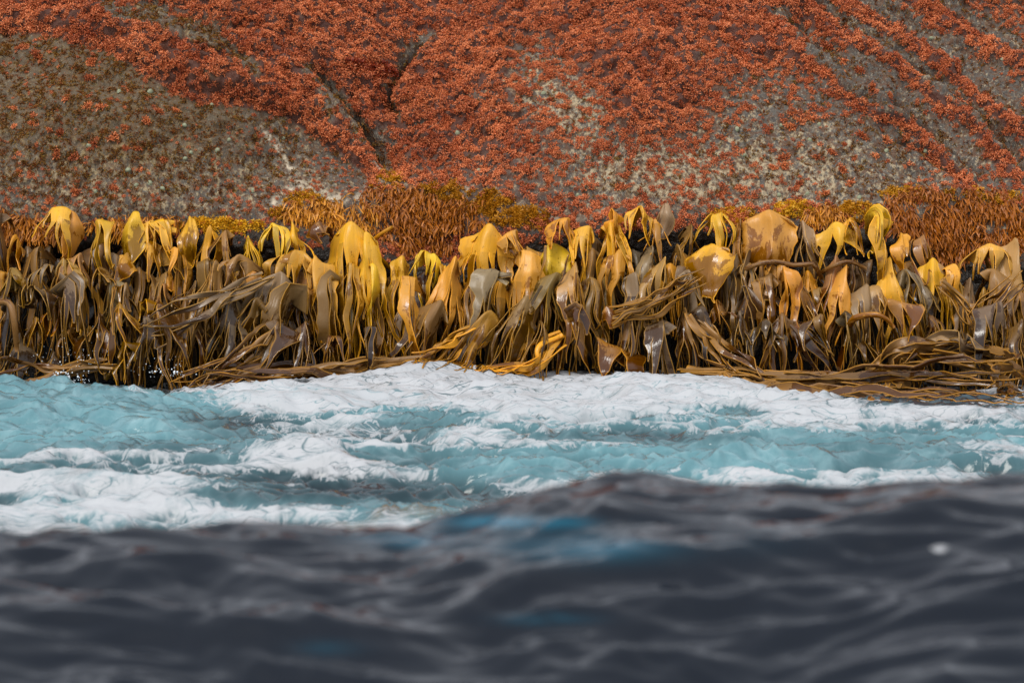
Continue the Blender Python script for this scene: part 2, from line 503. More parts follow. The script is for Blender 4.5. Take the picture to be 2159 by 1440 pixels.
def coverage(px, py):
    """how thickly red weed covers the rock"""
    c = np.full(np.shape(px), 0.97)
    # fades towards the kelp
    c -= 0.22 * sstep(230, 400, py)
    # bare boulder on the left
    r2y = np.interp(px, [p[0] for p in R2], [p[1] for p in R2])
    bare = sstep(0, 26, py - r2y) * sstep(830, 770, px)
    leftc = 0.25 + 0.20 * sstep(340, 440, py) + 0.22 * sstep(380, 620, px) * sstep(180, 300, py) + 0.12 * sstep(120, 30, px)
    c = c * (1 - bare) + leftc * bare
    for cx, cy, rx, ry, a in ((1130, 120, 60, 45, -0.45), (1170, 205, 95, 50, -0.5), (1230, 260, 60, 40, -0.35), (1260, 340, 120, 60, -0.22), (1330, 380, 90, 70, -0.2),
                              (1590, 190, 80, 45, -0.42), (1560, 270, 110, 60, -0.30), (1680, 300, 150, 80, -0.46), (1620, 390, 200, 55, -0.25), (1810, 340, 100, 80, -0.40),
                              (1800, 140, 110, 55, -0.75), (1880, 200, 110, 50, -0.6), (1950, 290, 90, 60, -0.35), (1840, 395, 60, 40, -0.2), (2060, 290, 60, 60, -0.45),
                              (2100, 170, 70, 55, -0.45), (2010, 95, 50, 25, -0.5), (2090, 70, 60, 30, -0.35), (1880, 30, 45, 18, -0.5), (1500, 110, 40, 20, -0.3),
                              (400, 60, 60, 22, -1.0), (330, 15, 40, 15, -0.8), (455, 155, 50, 22, -0.4), (690, 220, 18, 45, -0.7), (745, 270, 16, 40, -0.6), (860, 100, 20, 25, -0.4),
                              (800, 330, 35, 55, -0.5), (890, 260, 30, 14, -0.4), (600, 375, 40, 60, -0.2), (1440, 330, 90, 60, -0.12), (1000, 200, 30, 12, -0.3)):
        c += a * blob(px, py, cx, cy, rx, ry)
    right = sstep(1650, 1800, px)
    c -= 0.18 * right
    for k in (3, 4, 5, 6, 7):
        d, s, al = polydist(px, py, JOINTS[k][0])
        sd = d * s
        c += 1.0 * np.exp(-((sd + 15) / 15) ** 2) * sstep(1, 0.9, al)
        c -= 0.8 * np.exp(-((sd - 12) / 14) ** 2) * sstep(1, 0.9, al)
    d, s, al = polydist(px, py, JOINTS[0][0])
    c += 0.8 * np.exp(-((d * s + 20) / 22) ** 2) - 1.0 * np.exp(-((d * s - 12) / 14) ** 2)
    for k in (1, 2):
        d, s, al = polydist(px, py, JOINTS[k][0])
        c -= 0.9 * np.exp(-((d * s - 10) / 11) ** 2)
    d, s, al = polydist(px, py, R2)
    c += 0.5 * np.exp(-((d * s - 10) / 20) ** 2) * sstep(830, 770, px)
    return np.clip(c, 0, 1.05)

def build_rock_np():
    dx = 0.017
    x = np.arange(-5.6, 5.6, dx)
    x = np.concatenate([[-60, -30, -16, -9, -7, -6.2], x, [6.2, 7, 9, 16, 30, 60]])
    # arclength up the face: 0 at the ledge edge; negative below
    s = np.concatenate([np.linspace(-3.2, -0.25, 26), np.arange(-0.23, 4.6, 0.0165), np.array([4.7, 4.85, 5.1, 5.5, 6, 7, 8, 9, 10, 11, 12, 14, 20, 40])])
    X, S = np.meshgrid(x, s)
    px0 = 1079.5 + X / 25.6 * F_PX
    lz = zof(np.interp(px0, LEDGE_PX, LEDGE_PY), LEDGE_Y)
    lz = lz + 0.03 * noise(X * 2.0, 4.4)
    # slope angle along the arclength, steeper on the left boulder
    lf = sstep(760, 420, px0)
    ang = np.where(S < 0, np.radians(84), np.radians(np.where(S < 2.0, 47 + 14 * lf, 44) + 6 * np.sin(S * 1.3 + X * 0.4)))
    ang = np.where(S > 12.5, np.radians(8), ang)
    edge = sstep(-0.18, 0.22, S)
    ang = np.radians(84) * (1 - edge) + ang * edge
    ds = np.diff(s, prepend=s[0])[:, None]
    Yc = np.cumsum(np.cos(ang) * ds, 0)
    Zc = np.cumsum(np.sin(ang) * ds, 0)
    i0 = int(np.argmin(np.abs(s)))
    Yc = Yc - Yc[i0] + LEDGE_Y
    Zc = Zc - Zc[i0] + lz
    P = np.stack([X, Yc, Zc], -1)
    px, py = pix(P)
    nrm = np.stack([np.zeros_like(X), -np.sin(ang), np.cos(ang)], -1)
    d = rock_disp(px, py) * sstep(-0.5, -0.05, S)
    d += 0.10 * fbm(X * 0.8, S * 0.8, 1.5, 4) + 0.035 * fbm(X * 3.1, S * 2.6, 2.5, 4) * sstep(6, 4, np.abs(X))
    d += 0.014 * fbm(X * 14, S * 12, 6.5, 3) - 0.03 * np.clip(0.12 - np.abs(fbm(X * 2.2 + 0.8 * S, S * 1.6 - X, 26.5, 4)), 0, 1) / 0.12
    turf = sstep(0.55, 0.95, coverage(px, py))
    hum = 1 - np.abs(fbm(X * 3.2, S * 4.0, 15.5, 3)) * 1.6
    d += turf * sstep(0, 0.2, S) * (0.07 * hum + 0.04 * fbm(X * 8, S * 10, 16.5, 2))
    d -= np.where(S < 0, 0.10, 0) * sstep(0, -0.3, S)
    P = P + nrm * d[..., None]
    return P, X, S

ROCK_P, ROCK_X, ROCK_S = build_rock_np()
nr, nc = ROCK_X.shape
# normals on the grid
_du = np.gradient(ROCK_P, axis=1)
_dv = np.gradient(ROCK_P, axis=0)
ROCK_N = np.cross(_du, _dv)
ROCK_N /= np.linalg.norm(ROCK_N, axis=-1)[..., None] + 1e-12
ROCK_PX, ROCK_PY = pix(ROCK_P)

def build_rock():
    t = NT('shore rock')
    P = pos_node(t)
    bare = t.attr('bare')
    olive = t.attr('olive')
    big = t.noise(P, 1.6, 4, 0.6)
    mid = t.noise(t.vmap(P, (1, 1, 0.8)), 9.0, 5, 0.65, 0.4)
    fine = t.noise(t.vmap(P, (1, 1, 0.7), (0, 0.5, 0)), 24.0, 5, 0.72, 0.3)
    fin2 = t.noise(P, 46.0, 3, 0.65)
    base = t.mix(big, (0.058, 0.050, 0.043, 1), (0.135, 0.118, 0.095, 1))
    base = t.mix(t.step(mid, 0.5, 0.72), base, (0.050, 0.044, 0.042, 1))
    crust = t.math('ADD', t.math('MULTIPLY', fine, 0.75), t.math('MULTIPLY', mid, 0.5))
    crust = t.math('ADD', crust, t.math('MULTIPLY', bare, 0.10))
    base = t.mix(t.step(crust, 0.645, 0.76), base, t.mix(olive, (0.42, 0.33, 0.20, 1), (0.27, 0.185, 0.07, 1)))
    base = t.mix(t.math('MULTIPLY', t.step(fin2, 0.56, 0.68), 0.65), base, (0.46, 0.40, 0.29, 1))
    base = t.mix(t.math('MULTIPLY', t.step(fin2, 0.44, 0.32), 0.75), base, (0.025, 0.022, 0.022, 1))
    # reddish-brown film of young weed
    base = t.mix(t.math('MULTIPLY', t.step(t.noise(P, 22.0, 4, 0.6), 0.45, 0.60), 0.75), base, (0.12, 0.052, 0.022, 1))
    base = t.mix(t.math('MULTIPLY', olive, 0.5), base, (0.120, 0.074, 0.026, 1))
    base = t.mix(t.attr('quartz'), base, (0.60, 0.50, 0.36, 1))
    base = t.mix(t.attr('turf'), base, (0.085, 0.025, 0.014, 1))
    base = t.mix(t.attr('wet'), base, (0.016, 0.011, 0.007, 1))
    h = t.math('ADD', t.math('ADD', fine, t.math('MULTIPLY', fin2, 0.6)), t.math('MULTIPLY', mid, 2.0))
    mat = t.done(t.bsdf(base, t.mixf(t.attr('wet'), 0.62, 0.25), 0.35, t.bump(h, 0.8, 0.02)))
    px, py = ROCK_PX, ROCK_PY
    cov = coverage(px, py)
    bare_a = np.clip(blob(px, py, 1180, 220, 120, 90) + blob(px, py, 1600, 370, 260, 80) + 0.7 * blob(px, py, 1350, 380, 150, 80) + 0.8 * blob(px, py, 250, 380, 300, 90) + 0.6 * blob(px, py, 650, 400, 60, 40)
                     - 0.5 * blob(px, py, 1800, 150, 150, 80), -0.4, 1)
    olive_a = np.clip(1.2 * blob(px, py, 120, 190, 420, 170) + 0.5 * blob(px, py, 400, 250, 200, 120), 0, 1)
    q = np.zeros_like(px)
    for pl, wd in (([(555, 275), (585, 310), (610, 350), (628, 385)], 7), ([(628, 385), (600, 410), (580, 425)], 9), ([(628, 385), (670, 405), (720, 425)], 9), ([(790, 330), (800, 370), (760, 420)], 10),
                   ([(900, 370), (960, 385), (990, 400)], 7), ([(1900, 285), (1985, 310)], 5), ([(1100, 440), (1180, 465), (1280, 450)], 9)):
        d, s, al = polydist(px + 9 * noise(px / 14, py / 14, 1.0), py + 9 * noise(px / 14, py / 14, 2.0), pl)
        q = np.maximum(q, np.exp(-(d / wd) ** 2) * sstep(-0.35, 0.15, noise(px / 9, py / 9, 4.0)))
    turf_a = sstep(0.6, 0.95, cov) * 0.9
    wet = sstep(0.30, -0.05, ROCK_S)
    me = mesh_np('rock_shore', ROCK_P.reshape(-1, 3), grid_quads(nr, nc), attrs={'bare': bare_a.ravel(), 'olive': olive_a.ravel(), 'quartz': np.clip(q, 0, 1).ravel(), 'turf': turf_a.ravel(), 'wet': wet.ravel()}, mats=[mat])
    tag(add('rock_shore', me), 'sloping grey shore rock stepped by diagonal cracks above the kelp', 'rock', kind='structure')

build_rock()
_inview = (ROCK_PX > -150) & (ROCK_PX < 2310) & (ROCK_PY > -120) & (ROCK_PY < 640)
_IV = np.argwhere(_inview)
_IVP = np.stack([ROCK_PX[_inview], ROCK_PY[_inview]], -1)
_IVD = ROCK_P[_inview][:, 1]

def on_rock(px, py):
    """index of the rock grid point nearest to the photo pixel (frontmost)"""
    d = (_IVP[:, 0] - px) ** 2 + (_IVP[:, 1] - py) ** 2
    near = np.where(d < 36)[0]
    k = near[np.argmin(_IVD[near])] if len(near) else int(np.argmin(d))
    return tuple(_IV[k])

# ================================================================== RED WEED
def leaflet_soup(n, seed, R=0.045, leaf_w=0.011, leaf_l=0.040, flat=0.8, curl=1.4, seg=3):
    r = np.random.default_rng(seed)
    V, Q, tip = [], [], []
    for i in range(n):
        th = r.uniform(0, 2 * math.pi)
        ph = math.acos(r.uniform(0.02, 1)) * 0.95
        d = np.array([math.cos(th) * math.sin(ph), math.sin(th) * math.sin(ph), math.cos(ph) * flat])
        o = d * R * r.uniform(0.25, 0.8) * np.array([1, 1, 0.75])
        lat = np.cross(d, r.normal(size=3))
        lat /= np.linalg.norm(lat)
        nn = np.cross(d, lat)
        L, W = leaf_l * r.uniform(0.7, 1.3), leaf_w * r.uniform(0.7, 1.3)
        a, p = 0.0, o.copy()
        c = r.uniform(-1, 1) * curl
        b = len(V)
        for k in range(seg + 1):
            wk = W * (0.6 + 0.6 * math.sin(math.pi * (k + 0.6) / (seg + 1.2)))
            V += [p - lat * wk / 2, p + lat * wk / 2]
            tip += [k / seg] * 2
            a += c / seg
            dd = d * math.cos(a) + nn * math.sin(a)
            p = p + dd * L / seg
        for k in range(seg):
            Q.append((b + 2 * k, b + 2 * k + 1, b + 2 * k + 3, b + 2 * k + 2))
    return np.array(V), np.array(Q), np.array(tip)

def weed_material(name, c_root, c_tip, inst=True, rough=0.5, spec=0.35, tints=((0.8, 0.62, 0.52), (1.35, 1.45, 1.3))):
    t = NT(name)
    tip = t.attr('tip')
    if inst:
        tint = t.attr('tint', 'INSTANCER')
    else:
        tint = t.n('ShaderNodeObjectInfo').outputs['Random']
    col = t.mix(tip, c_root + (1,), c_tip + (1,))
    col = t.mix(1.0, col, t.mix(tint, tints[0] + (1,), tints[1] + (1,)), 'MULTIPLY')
    n = t.noise(pos_node(t), 45.0, 5, 0.75)
    col = t.mix(1.0, col, t.mix(n, (0.35, 0.3, 0.3, 1), (1.65, 1.6, 1.5, 1)), 'MULTIPLY')
    col = t.mix(1.0, col, t.mix(t.noise(pos_node(t), 7.0, 2, 0.5), (0.6, 0.5, 0.45, 1), (1.35, 1.4, 1.3, 1)), 'MULTIPLY')
    b = t.bsdf(col, rough, spec)
    tr = t.n('ShaderNodeBsdfTranslucent')
    t.l(col, tr.inputs[0])
    mx = t.n('ShaderNodeMixShader')
    mx.inputs[0].default_value = 0.18
    t.l(b, mx.inputs[1])
    t.l(tr.outputs[0], mx.inputs[2])
    return t.done(mx.outputs[0])

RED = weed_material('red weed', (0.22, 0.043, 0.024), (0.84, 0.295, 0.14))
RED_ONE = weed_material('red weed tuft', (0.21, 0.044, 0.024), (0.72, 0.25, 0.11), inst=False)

def instancer(name, P, N, scale, tint, sources, seed, up=0.5):
    """one object whose geometry nodes set a small clump on every point"""
    me = bpy.data.meshes.new(name)
    me.vertices.add(len(P))
    me.vertices.foreach_set('co', np.asarray(P, np.float32).ravel())
    r = np.random.default_rng(seed)
    n = N * (1 - up) + np.array([0, -0.25, 1.0]) * up
    n /= np.linalg.norm(n, axis=1)[:, None]
    # euler angles turning +Z onto n with a random spin about it
    th = np.arccos(np.clip(n[:, 2], -1, 1))
    ph = np.arctan2(n[:, 1], n[:, 0])
    a = me.attributes.new('nrm', 'FLOAT_VECTOR', 'POINT')
    a.data.foreach_set('vector', n.astype(np.float32).ravel())
    for k, v in (('scl', scale), ('tint', tint), ('spin', r.uniform(0, 6.28, len(P)))):
        a = me.attributes.new(k, 'FLOAT', 'POINT')
        a.data.foreach_set('value', np.asarray(v, np.float32))
    a = me.attributes.new('pick', 'INT', 'POINT')
    a.data.foreach_set('value', r.integers(0, len(sources), len(P)).astype(np.int32))
    o = add(name, me)
    src = bpy.data.collections.new(name + '_clumps')       # not linked to the scene
    for s in sources:
        src.objects.link(s)
    g = bpy.data.node_groups.new(name, 'GeometryNodeTree')
    g.interface.new_socket('Geometry', in_out='INPUT', socket_type='NodeSocketGeometry')
    g.interface.new_socket('Geometry', in_out='OUTPUT', socket_type='NodeSocketGeometry')
    N_ = g.nodes.new
    gi, go = N_('NodeGroupInput'), N_('NodeGroupOutput')
    ci = N_('GeometryNodeCollectionInfo')
    ci.inputs['Collection'].default_value = src
    ci.inputs['Separate Children'].default_value = True
    ci.inputs['Reset Children'].default_value = True
    ip = N_('GeometryNodeInstanceOnPoints')
    ip.inputs['Pick Instance'].default_value = True
    def na(nm, ty):
        q = N_('GeometryNodeInputNamedAttribute')
        q.data_type = ty
        q.inputs['Name'].default_value = nm
        return q.outputs['Attribute']
    al = N_('FunctionNodeAlignRotationToVector')
    al.axis = 'Z'
    g.links.new(na('nrm', 'FLOAT_VECTOR'), al.inputs['Vector'])
    rr = N_('FunctionNodeRotateRotation')
    rr.rotation_space = 'LOCAL'
    g.links.new(al.outputs[0], rr.inputs[0])
    cx = N_('ShaderNodeCombineXYZ')
    g.links.new(na('spin', 'FLOAT'), cx.inputs[2])
    er = N_('FunctionNodeEulerToRotation')
    g.links.new(cx.outputs[0], er.inputs[0])
    g.links.new(er.outputs[0], rr.inputs[1])
    g.links.new(gi.outputs[0], ip.inputs['Points'])
    g.links.new(ci.outputs[0], ip.inputs['Instance'])
    g.links.new(na('pick', 'INT'), ip.inputs['Instance Index'])
    g.links.new(rr.outputs[0], ip.inputs['Rotation'])
    g.links.new(na('scl', 'FLOAT'), ip.inputs['Scale'])
    g.links.new(ip.outputs[0], go.inputs[0])
    md = o.modifiers.new('scatter', 'NODES')
    md.node_group = g
    return o

def clump_sources(name, mat, n, count, **kw):
    out = []
    for k in range(count):
        V, Q, tip = leaflet_soup(n, 100 + k * 7 + len(name), **kw)
        out.append(bpy.data.objects.new(name, mesh_np(name, V, Q, attrs={'tip': tip}, mats=[mat])))
    return out

def cell_pick(n, seed, prob):
    """random points on the rock grid, uniform over its area, kept with a probability given at their photo pixel"""
    r = np.random.default_rng(seed)
    area = np.zeros((nr, nc))
    area[:-1, :-1] = np.linalg.norm(np.cross(_du, _dv), axis=-1)[:-1, :-1]
    ok = (ROCK_PX > -260) & (ROCK_PX < 2420) & (ROCK_PY > -230) & (ROCK_PY < 560) & (ROCK_S > -0.02)
    wgt = np.where(ok, area * np.clip(prob, 0, None), 0).ravel()
    idx = r.choice(nr * nc, n, p=wgt / wgt.sum())
    i, j = idx // nc, idx % nc
    P = ROCK_P[i, j] + _du[i, j] * r.uniform(-0.5, 0.5, n)[:, None] + _dv[i, j] * r.uniform(-0.5, 0.5, n)[:, None]
    return P, ROCK_N[i, j], ROCK_PX[i, j], ROCK_PY[i, j]

COV = coverage(ROCK_PX, ROCK_PY)
clumpy = 0.5 + 0.5 * (0.75 * noise(ROCK_PX / 26, ROCK_PY / 17, 3.3) + 0.55 * noise(ROCK_PX / 11, ROCK_PY / 8, 8.3)) * 1.25
TURF = sstep(-0.16, 0.16, COV - clumpy)
# keep the golden-weed ground free of red turf
def gold_zone(px, py):
    z = blob(px, py, 890, 450, 150, 62) + blob(px, py, 1040, 445, 110, 28) + blob(px, py, 2020, 480, 160, 75) + 0.8 * blob(px, py, 700, 450, 110, 30)
    return sstep(0.25, 0.6, z)
TURF = TURF * (1 - gold_zone(ROCK_PX, ROCK_PY))

def build_turf():
    P, N, px, py = cell_pick(30000, 3, TURF)
    r = np.random.default_rng(4)
    c = coverage(px, py)
    sc = r.uniform(0.4, 1.1, len(P)) * (0.62 + 0.38 * c)
    lowl = sstep(0, 40, py - np.interp(px, [p[0] for p in R2], [p[1] for p in R2])) * sstep(820, 760, px)
    sc *= 1 - 0.35 * lowl
    tint = np.clip(0.45 + 0.5 * noise(px / 120, py / 70, 1.1) + 0.45 * noise(px / 28, py / 20, 2.1) + r.normal(0, 0.16, len(P)), 0, 1)
    src = clump_sources('red_clump', RED, 46, 8, R=0.050, leaf_w=0.0075, leaf_l=0.026, curl=2.2)
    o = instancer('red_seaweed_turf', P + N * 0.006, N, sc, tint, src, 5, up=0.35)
    tag(o, 'thick rusty red seaweed turf covering the rock slope', 'seaweed turf', kind='stuff')
    # scattered small brown weed on the bare faces
    p = np.clip(1 - TURF, 0, 1) * (0.25 + 0.75 * sstep(-0.2, 0.35, noise(ROCK_PX / 30, ROCK_PY / 20, 12.0))) * (0.6 + 1.2 * sstep(900, 300, ROCK_PX)) * (1 - gold_zone(ROCK_PX, ROCK_PY)) * sstep(-0.1, 0.3, ROCK_S)
    P, N, px, py = cell_pick(9500, 6, p)
    mat = weed_material('brown film weed', (0.13, 0.050, 0.018), (0.34, 0.16, 0.040), tints=((0.9, 0.55, 0.45), (0.95, 1.25, 0.8)))
    src = clump_sources('brown_clump', mat, 12, 4, R=0.030, leaf_l=0.026, leaf_w=0.010)
    o = instancer('brown_seaweed_fuzz', P, N, r.uniform(0.35, 0.8, len(P)), r.uniform(0, 1, len(P)), src, 8, up=0.1)
    tag(o, 'fine brownish weed specks strewn over the bare rock', 'seaweed fuzz', kind='stuff')

build_turf()

def tilt_to(n, spin):
    from mathutils import Vector, Quaternion
    q = Vector((0, 0, 1)).rotation_difference(Vector(n))
    return (q @ Quaternion((0, 0, 1), spin)).to_euler()

def build_single_tufts():
    meshes = []
    for k in range(6):
        Vs, Qs, Ts, nb = [], [], [], 0
        r = np.random.default_rng(700 + k)
        for j in range(5):
            V, Q, tip = leaflet_soup(26, 800 + 10 * k + j)
            V = V * r.uniform(0.6, 1.0) + np.array([r.normal(0, 0.03), r.normal(0, 0.03), 0.0])
            Vs.append(V); Qs.append(Q + nb); Ts.append(tip); nb += len(V)
        meshes.append(mesh_np('red_seaweed_tuft', np.concatenate(Vs), np.concatenate(Qs), attrs={'tip': np.concatenate(Ts)}, mats=[RED_ONE]))
    spots = {
        'red seaweed tuft standing alone on the pale bare rock at right': [(1742, 98), (1765, 103), (1775, 128), (1812, 145), (1838, 190), (1880, 195), (1671, 235), (1690, 250), (1705, 245), (1670, 270), (1688, 300), (1780, 300), (1755, 318), (1650, 330), (1660, 345), (1625, 350), (1730, 335), (1822, 290), (1800, 330), (1845, 325), (1788, 385), (1780, 355), (1735, 405), (1690, 385), (1820, 280), (1875, 295)],
        'rusty seaweed tuft standing alone on the olive boulder face at left': [(35, 103), (55, 98), (80, 125), (195, 135), (190, 125), (65, 240), (30, 225), (25, 265), (65, 262), (95, 275), (128, 276), (185, 220), (207, 222), (265, 265), (245, 285), (260, 310), (120, 320), (150, 330), (198, 300), (190, 160), (335, 230), (312, 250), (285, 310), (345, 335), (160, 400), (105, 420), (40, 360), (370, 230), (140, 205), (75, 110), (295, 355), (240, 395)],
        'small red seaweed tuft on the cream crusted rock in the middle': [(1115, 125), (1085, 160), (1155, 160), (1105, 185), (1160, 205), (1175, 200), (1130, 225), (1190, 225), (1040, 215), (1170, 250), (1250, 210), (1060, 225), (1350, 290), (1370, 340), (1330, 345), (1320, 365), (1375, 300), (1300, 390)],
    }
    n = 0
    for lab, pts in spots.items():
        for (px, py) in pts:
            i, j = on_rock(px, py)
            o = add('red_seaweed_tuft', meshes[n % 6])
            o.location = ROCK_P[i, j]
            nn = ROCK_N[i, j] * 0.7 + np.array([0, -0.1, 0.3])
            o.rotation_euler = tilt_to(nn / np.linalg.norm(nn), RNG.uniform(0, 6.28))
            o.scale = [RNG.uniform(0.55, 0.95)] * 3
            tag(o, lab, 'seaweed tuft', lab.replace('red seaweed tuft', 'red tufts').replace('rusty seaweed tuft', 'rusty tufts').replace('small red tufts', 'small red tufts'))
            n += 1

build_single_tufts()

def build_limpets():
    t = NT('limpet shell')
    a = t.attr('rib')
    n = t.noise(pos_node(t), 60, 3, 0.6)
    c = t.mix(t.step(a, 0.4, 0.6), (0.16, 0.19, 0.11, 1), (0.34, 0.36, 0.23, 1))
    c = t.mix(t.math('MULTIPLY', n, 0.4), c, (0.26, 0.25, 0.17, 1))
    mat = t.done(t.bsdf(c, 0.6, 0.3))
    nseg, nring = 20, 5
    V, rib = [(0, 0, 0.028)], [0.5]
    for k in range(1, nring + 1):
        f = k / nring
        for s in range(nseg):
            th = 2 * math.pi * s / nseg
            R = 0.034 * (f ** 0.75) * (1 + 0.05 * f * (s % 2))
            V.append((R * math.cos(th), R * 0.82 * math.sin(th), 0.028 * (1 - f ** 1.5) + (0.002 * f if s % 2 else 0)))
            rib.append(s % 2)
    T = [(0, 1 + s, 1 + (s + 1) % nseg) for s in range(nseg)]
    Q = [(1 + k * nseg + s, 1 + (k + 1) * nseg + s, 1 + (k + 1) * nseg + (s + 1) % nseg, 1 + k * nseg + (s + 1) % nseg) for k in range(nring - 1) for s in range(nseg)]
    me = mesh_np('limpet', V, Q, T, attrs={'rib': rib}, mats=[mat])
    left = [(247, 190), (318, 190), (442, 218), (485, 290), (463, 315), (405, 320), (393, 333), (274, 357), (321, 383), (345, 395), (285, 385), (602, 291), (530, 398), (205, 400), (185, 305), (383, 265)]
    right = [(1535, 182), (1563, 175), (1730, 258), (1868, 313), (1573, 325), (1813, 411), (1900, 97), (1960, 78), (2110, 122), (1700, 403), (1480, 210), (1557, 268), (1650, 262), (1709, 290), (1950, 318), (1640, 408)]
    mid = [(1120, 147), (1145, 127), (1065, 167), (1145, 193), (1020, 193), (1118, 297), (1045, 248), (965, 277), (1130, 78), (1370, 303), (1215, 408), (1010, 355)]
    for lab, pts in (('small greenish limpet on the bare boulder face at left', left), ('small greenish limpet on the grey rock among cracks at right', right), ('small greenish limpet among red weed in the middle of the slope', mid)):
        for (px, py) in pts:
            i, j = on_rock(px, py)
            o = add('limpet', me)
            o.location = ROCK_P[i, j]
            o.rotation_euler = tilt_to(ROCK_N[i, j], RNG.uniform(0, 6.28))
            o.scale = [RNG.uniform(0.6, 0.9)] * 3
            tag(o, lab, 'limpet', lab.replace('small greenish limpet', 'limpets'))

build_limpets()

# ================================================================== GOLDEN WEED
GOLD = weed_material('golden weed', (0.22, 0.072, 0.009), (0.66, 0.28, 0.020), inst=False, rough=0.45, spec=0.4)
MOSS = weed_material('yellow green weed', (0.22, 0.105, 0.008), (0.72, 0.40, 0.020), inst=False, rough=0.5)
DARKRED = weed_material('dark red weed', (0.13, 0.018, 0.008), (0.30, 0.045, 0.012), inst=False)

def ribbons_soup(roots, normals, L, W, seed, seg=6, droop=1.0, out=0.5):
    r = np.random.default_rng(seed)
    n = len(roots)
    p = roots.copy()
    L = L * r.uniform(0.55, 1.35, n)
    W = W * r.uniform(0.6, 1.5, n)
    d = normals * out + r.normal(0, 0.45, (n, 3)) + np.array([0, -0.1, 0.15])
    d /= np.linalg.norm(d, axis=1)[:, None]
    th = r.uniform(-1.2, 1.2, n)
    lat = np.stack([np.cos(th), np.sin(th), r.normal(0, 0.25, n)], -1)
    V, T = [], []
    sway = r.normal(0, 0.25, n)
    for k in range(seg + 1):
        f = k / seg
        lk = lat - d * np.sum(lat * d, 1)[:, None]
        lk /= np.linalg.norm(lk, axis=1)[:, None] + 1e-9
        wk = (W * (0.45 + 0.75 * math.sin(math.pi * min(f * 0.85 + 0.12, 1))))[:, None]
        V.append(np.stack([p - lk * wk / 2, p + lk * wk / 2], 1))
        T.append(np.full((n, 2), f))
        d = d + np.array([0, -0.04, -0.62]) * droop + np.stack([sway * 0.9 + r.normal(0, 0.18, n), r.normal(0, 0.16, n), r.normal(0, 0.16, n)], -1)
        d /= np.linalg.norm(d, axis=1)[:, None]
        lat = lat + r.normal(0, 0.25, (n, 3))
        p = p + d * (L / seg)[:, None]
    V = np.stack(V, 1)            # n, seg+1, 2, 3
    T = np.stack(T, 1)
    base = np.arange(n)[:, None] * (seg + 1) * 2 + np.arange(seg)[None, :] * 2
    Q = np.stack([base, base + 1, base + 3, base + 2], -1).reshape(-1, 4)
    return V.reshape(-1, 3), Q, T.ravel()

def rock_points(poly_blobs, n, seed):
    """points on the rock under a set of soft ellipses given in photo pixels"""
    r = np.random.default_rng(seed)
    z = np.zeros_like(ROCK_PX)
    for cx, cy, rx, ry in poly_blobs:
        z = np.maximum(z, blob(ROCK_PX, ROCK_PY, cx, cy, rx, ry))
    z = z + 0.22 * noise(ROCK_PX / 22, ROCK_PY / 15, seed * 0.7)
    wgt = np.where(_inview & (z > 0.3), sstep(0.3, 0.55, z) * (0.15 + sstep(-0.25, 0.25, noise(ROCK_PX / 30, ROCK_PY / 16, seed * 1.3))), 0)
    area = np.linalg.norm(np.cross(_du, _dv), axis=-1)
    wgt = (wgt * area).ravel()
    idx = r.choice(nr * nc, n, p=wgt / wgt.sum())
    i, j = idx // nc, idx % nc
    return ROCK_P[i, j] + _du[i, j] * r.uniform(-.5, .5, n)[:, None] + _dv[i, j] * r.uniform(-.5, .5, n)[:, None], ROCK_N[i, j]

def thing_at(name, P, label, cat, group=None):
    e = bpy.data.objects.new(name, None)
    COL.objects.link(e)
    e.empty_display_size = 0.05
    e.location = [float(v) for v in P]
    tag(e, label, cat, group)
    return e

def norm(v):
    return v / (np.linalg.norm(v, axis=-1)[..., None] + 1e-12)

def golden_clump(label, blobs, n, seed, L=0.105, W=0.0105):
    n = int(n * 3.4)
    m = max(n // 16, 4)
    P0, N0 = rock_points(blobs, m, seed)
    pick = np.random.default_rng(seed).integers(0, m, n)
    rr = np.random.default_rng(seed + 3)
    P = P0[pick] + rr.normal(0, 0.022, (n, 3)) + N0[pick] * rr.uniform(0, 0.03, n)[:, None]
    N = norm(N0[pick] + rr.normal(0, 0.5, (n, 3)))
    base = P.mean(0)
    e = thing_at('golden_seaweed_clump', base, label, 'seaweed', 'golden hanging seaweed')
    V, Q, T = ribbons_soup(P, N, L, W, seed + 1)
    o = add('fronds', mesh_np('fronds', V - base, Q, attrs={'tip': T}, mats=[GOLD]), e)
    o['kind'] = 'stuff'

golden_clump('thick golden-brown strap weed hanging over the dip in the middle of the ledge', [(850, 440, 95, 45), (960, 455, 70, 40), (880, 490, 80, 45)], 900, 31)
golden_clump('small golden strap weed clump left of the ledge dip above yellow kelp', [(740, 455, 75, 26), (660, 450, 60, 20)], 330, 33, 0.13)
golden_clump('large orange-brown strap weed mass hanging at the right end of the ledge', [(1940, 445, 85, 45), (2060, 460, 110, 55), (2150, 470, 80, 55), (2010, 510, 70, 45)], 1500, 35, 0.12)
golden_clump('low orange weed fringe behind the kelp at the far left', [(20, 470, 60, 22), (100, 480, 60, 16)], 240, 37, 0.14)
golden_clump('low orange weed fringe behind the kelp left of centre', [(240, 478, 60, 14), (330, 470, 60, 14)], 220, 38, 0.12)
golden_clump('short golden weed fringe behind the kelp right of centre', [(1740, 455, 40, 16)], 150, 39, 0.13)

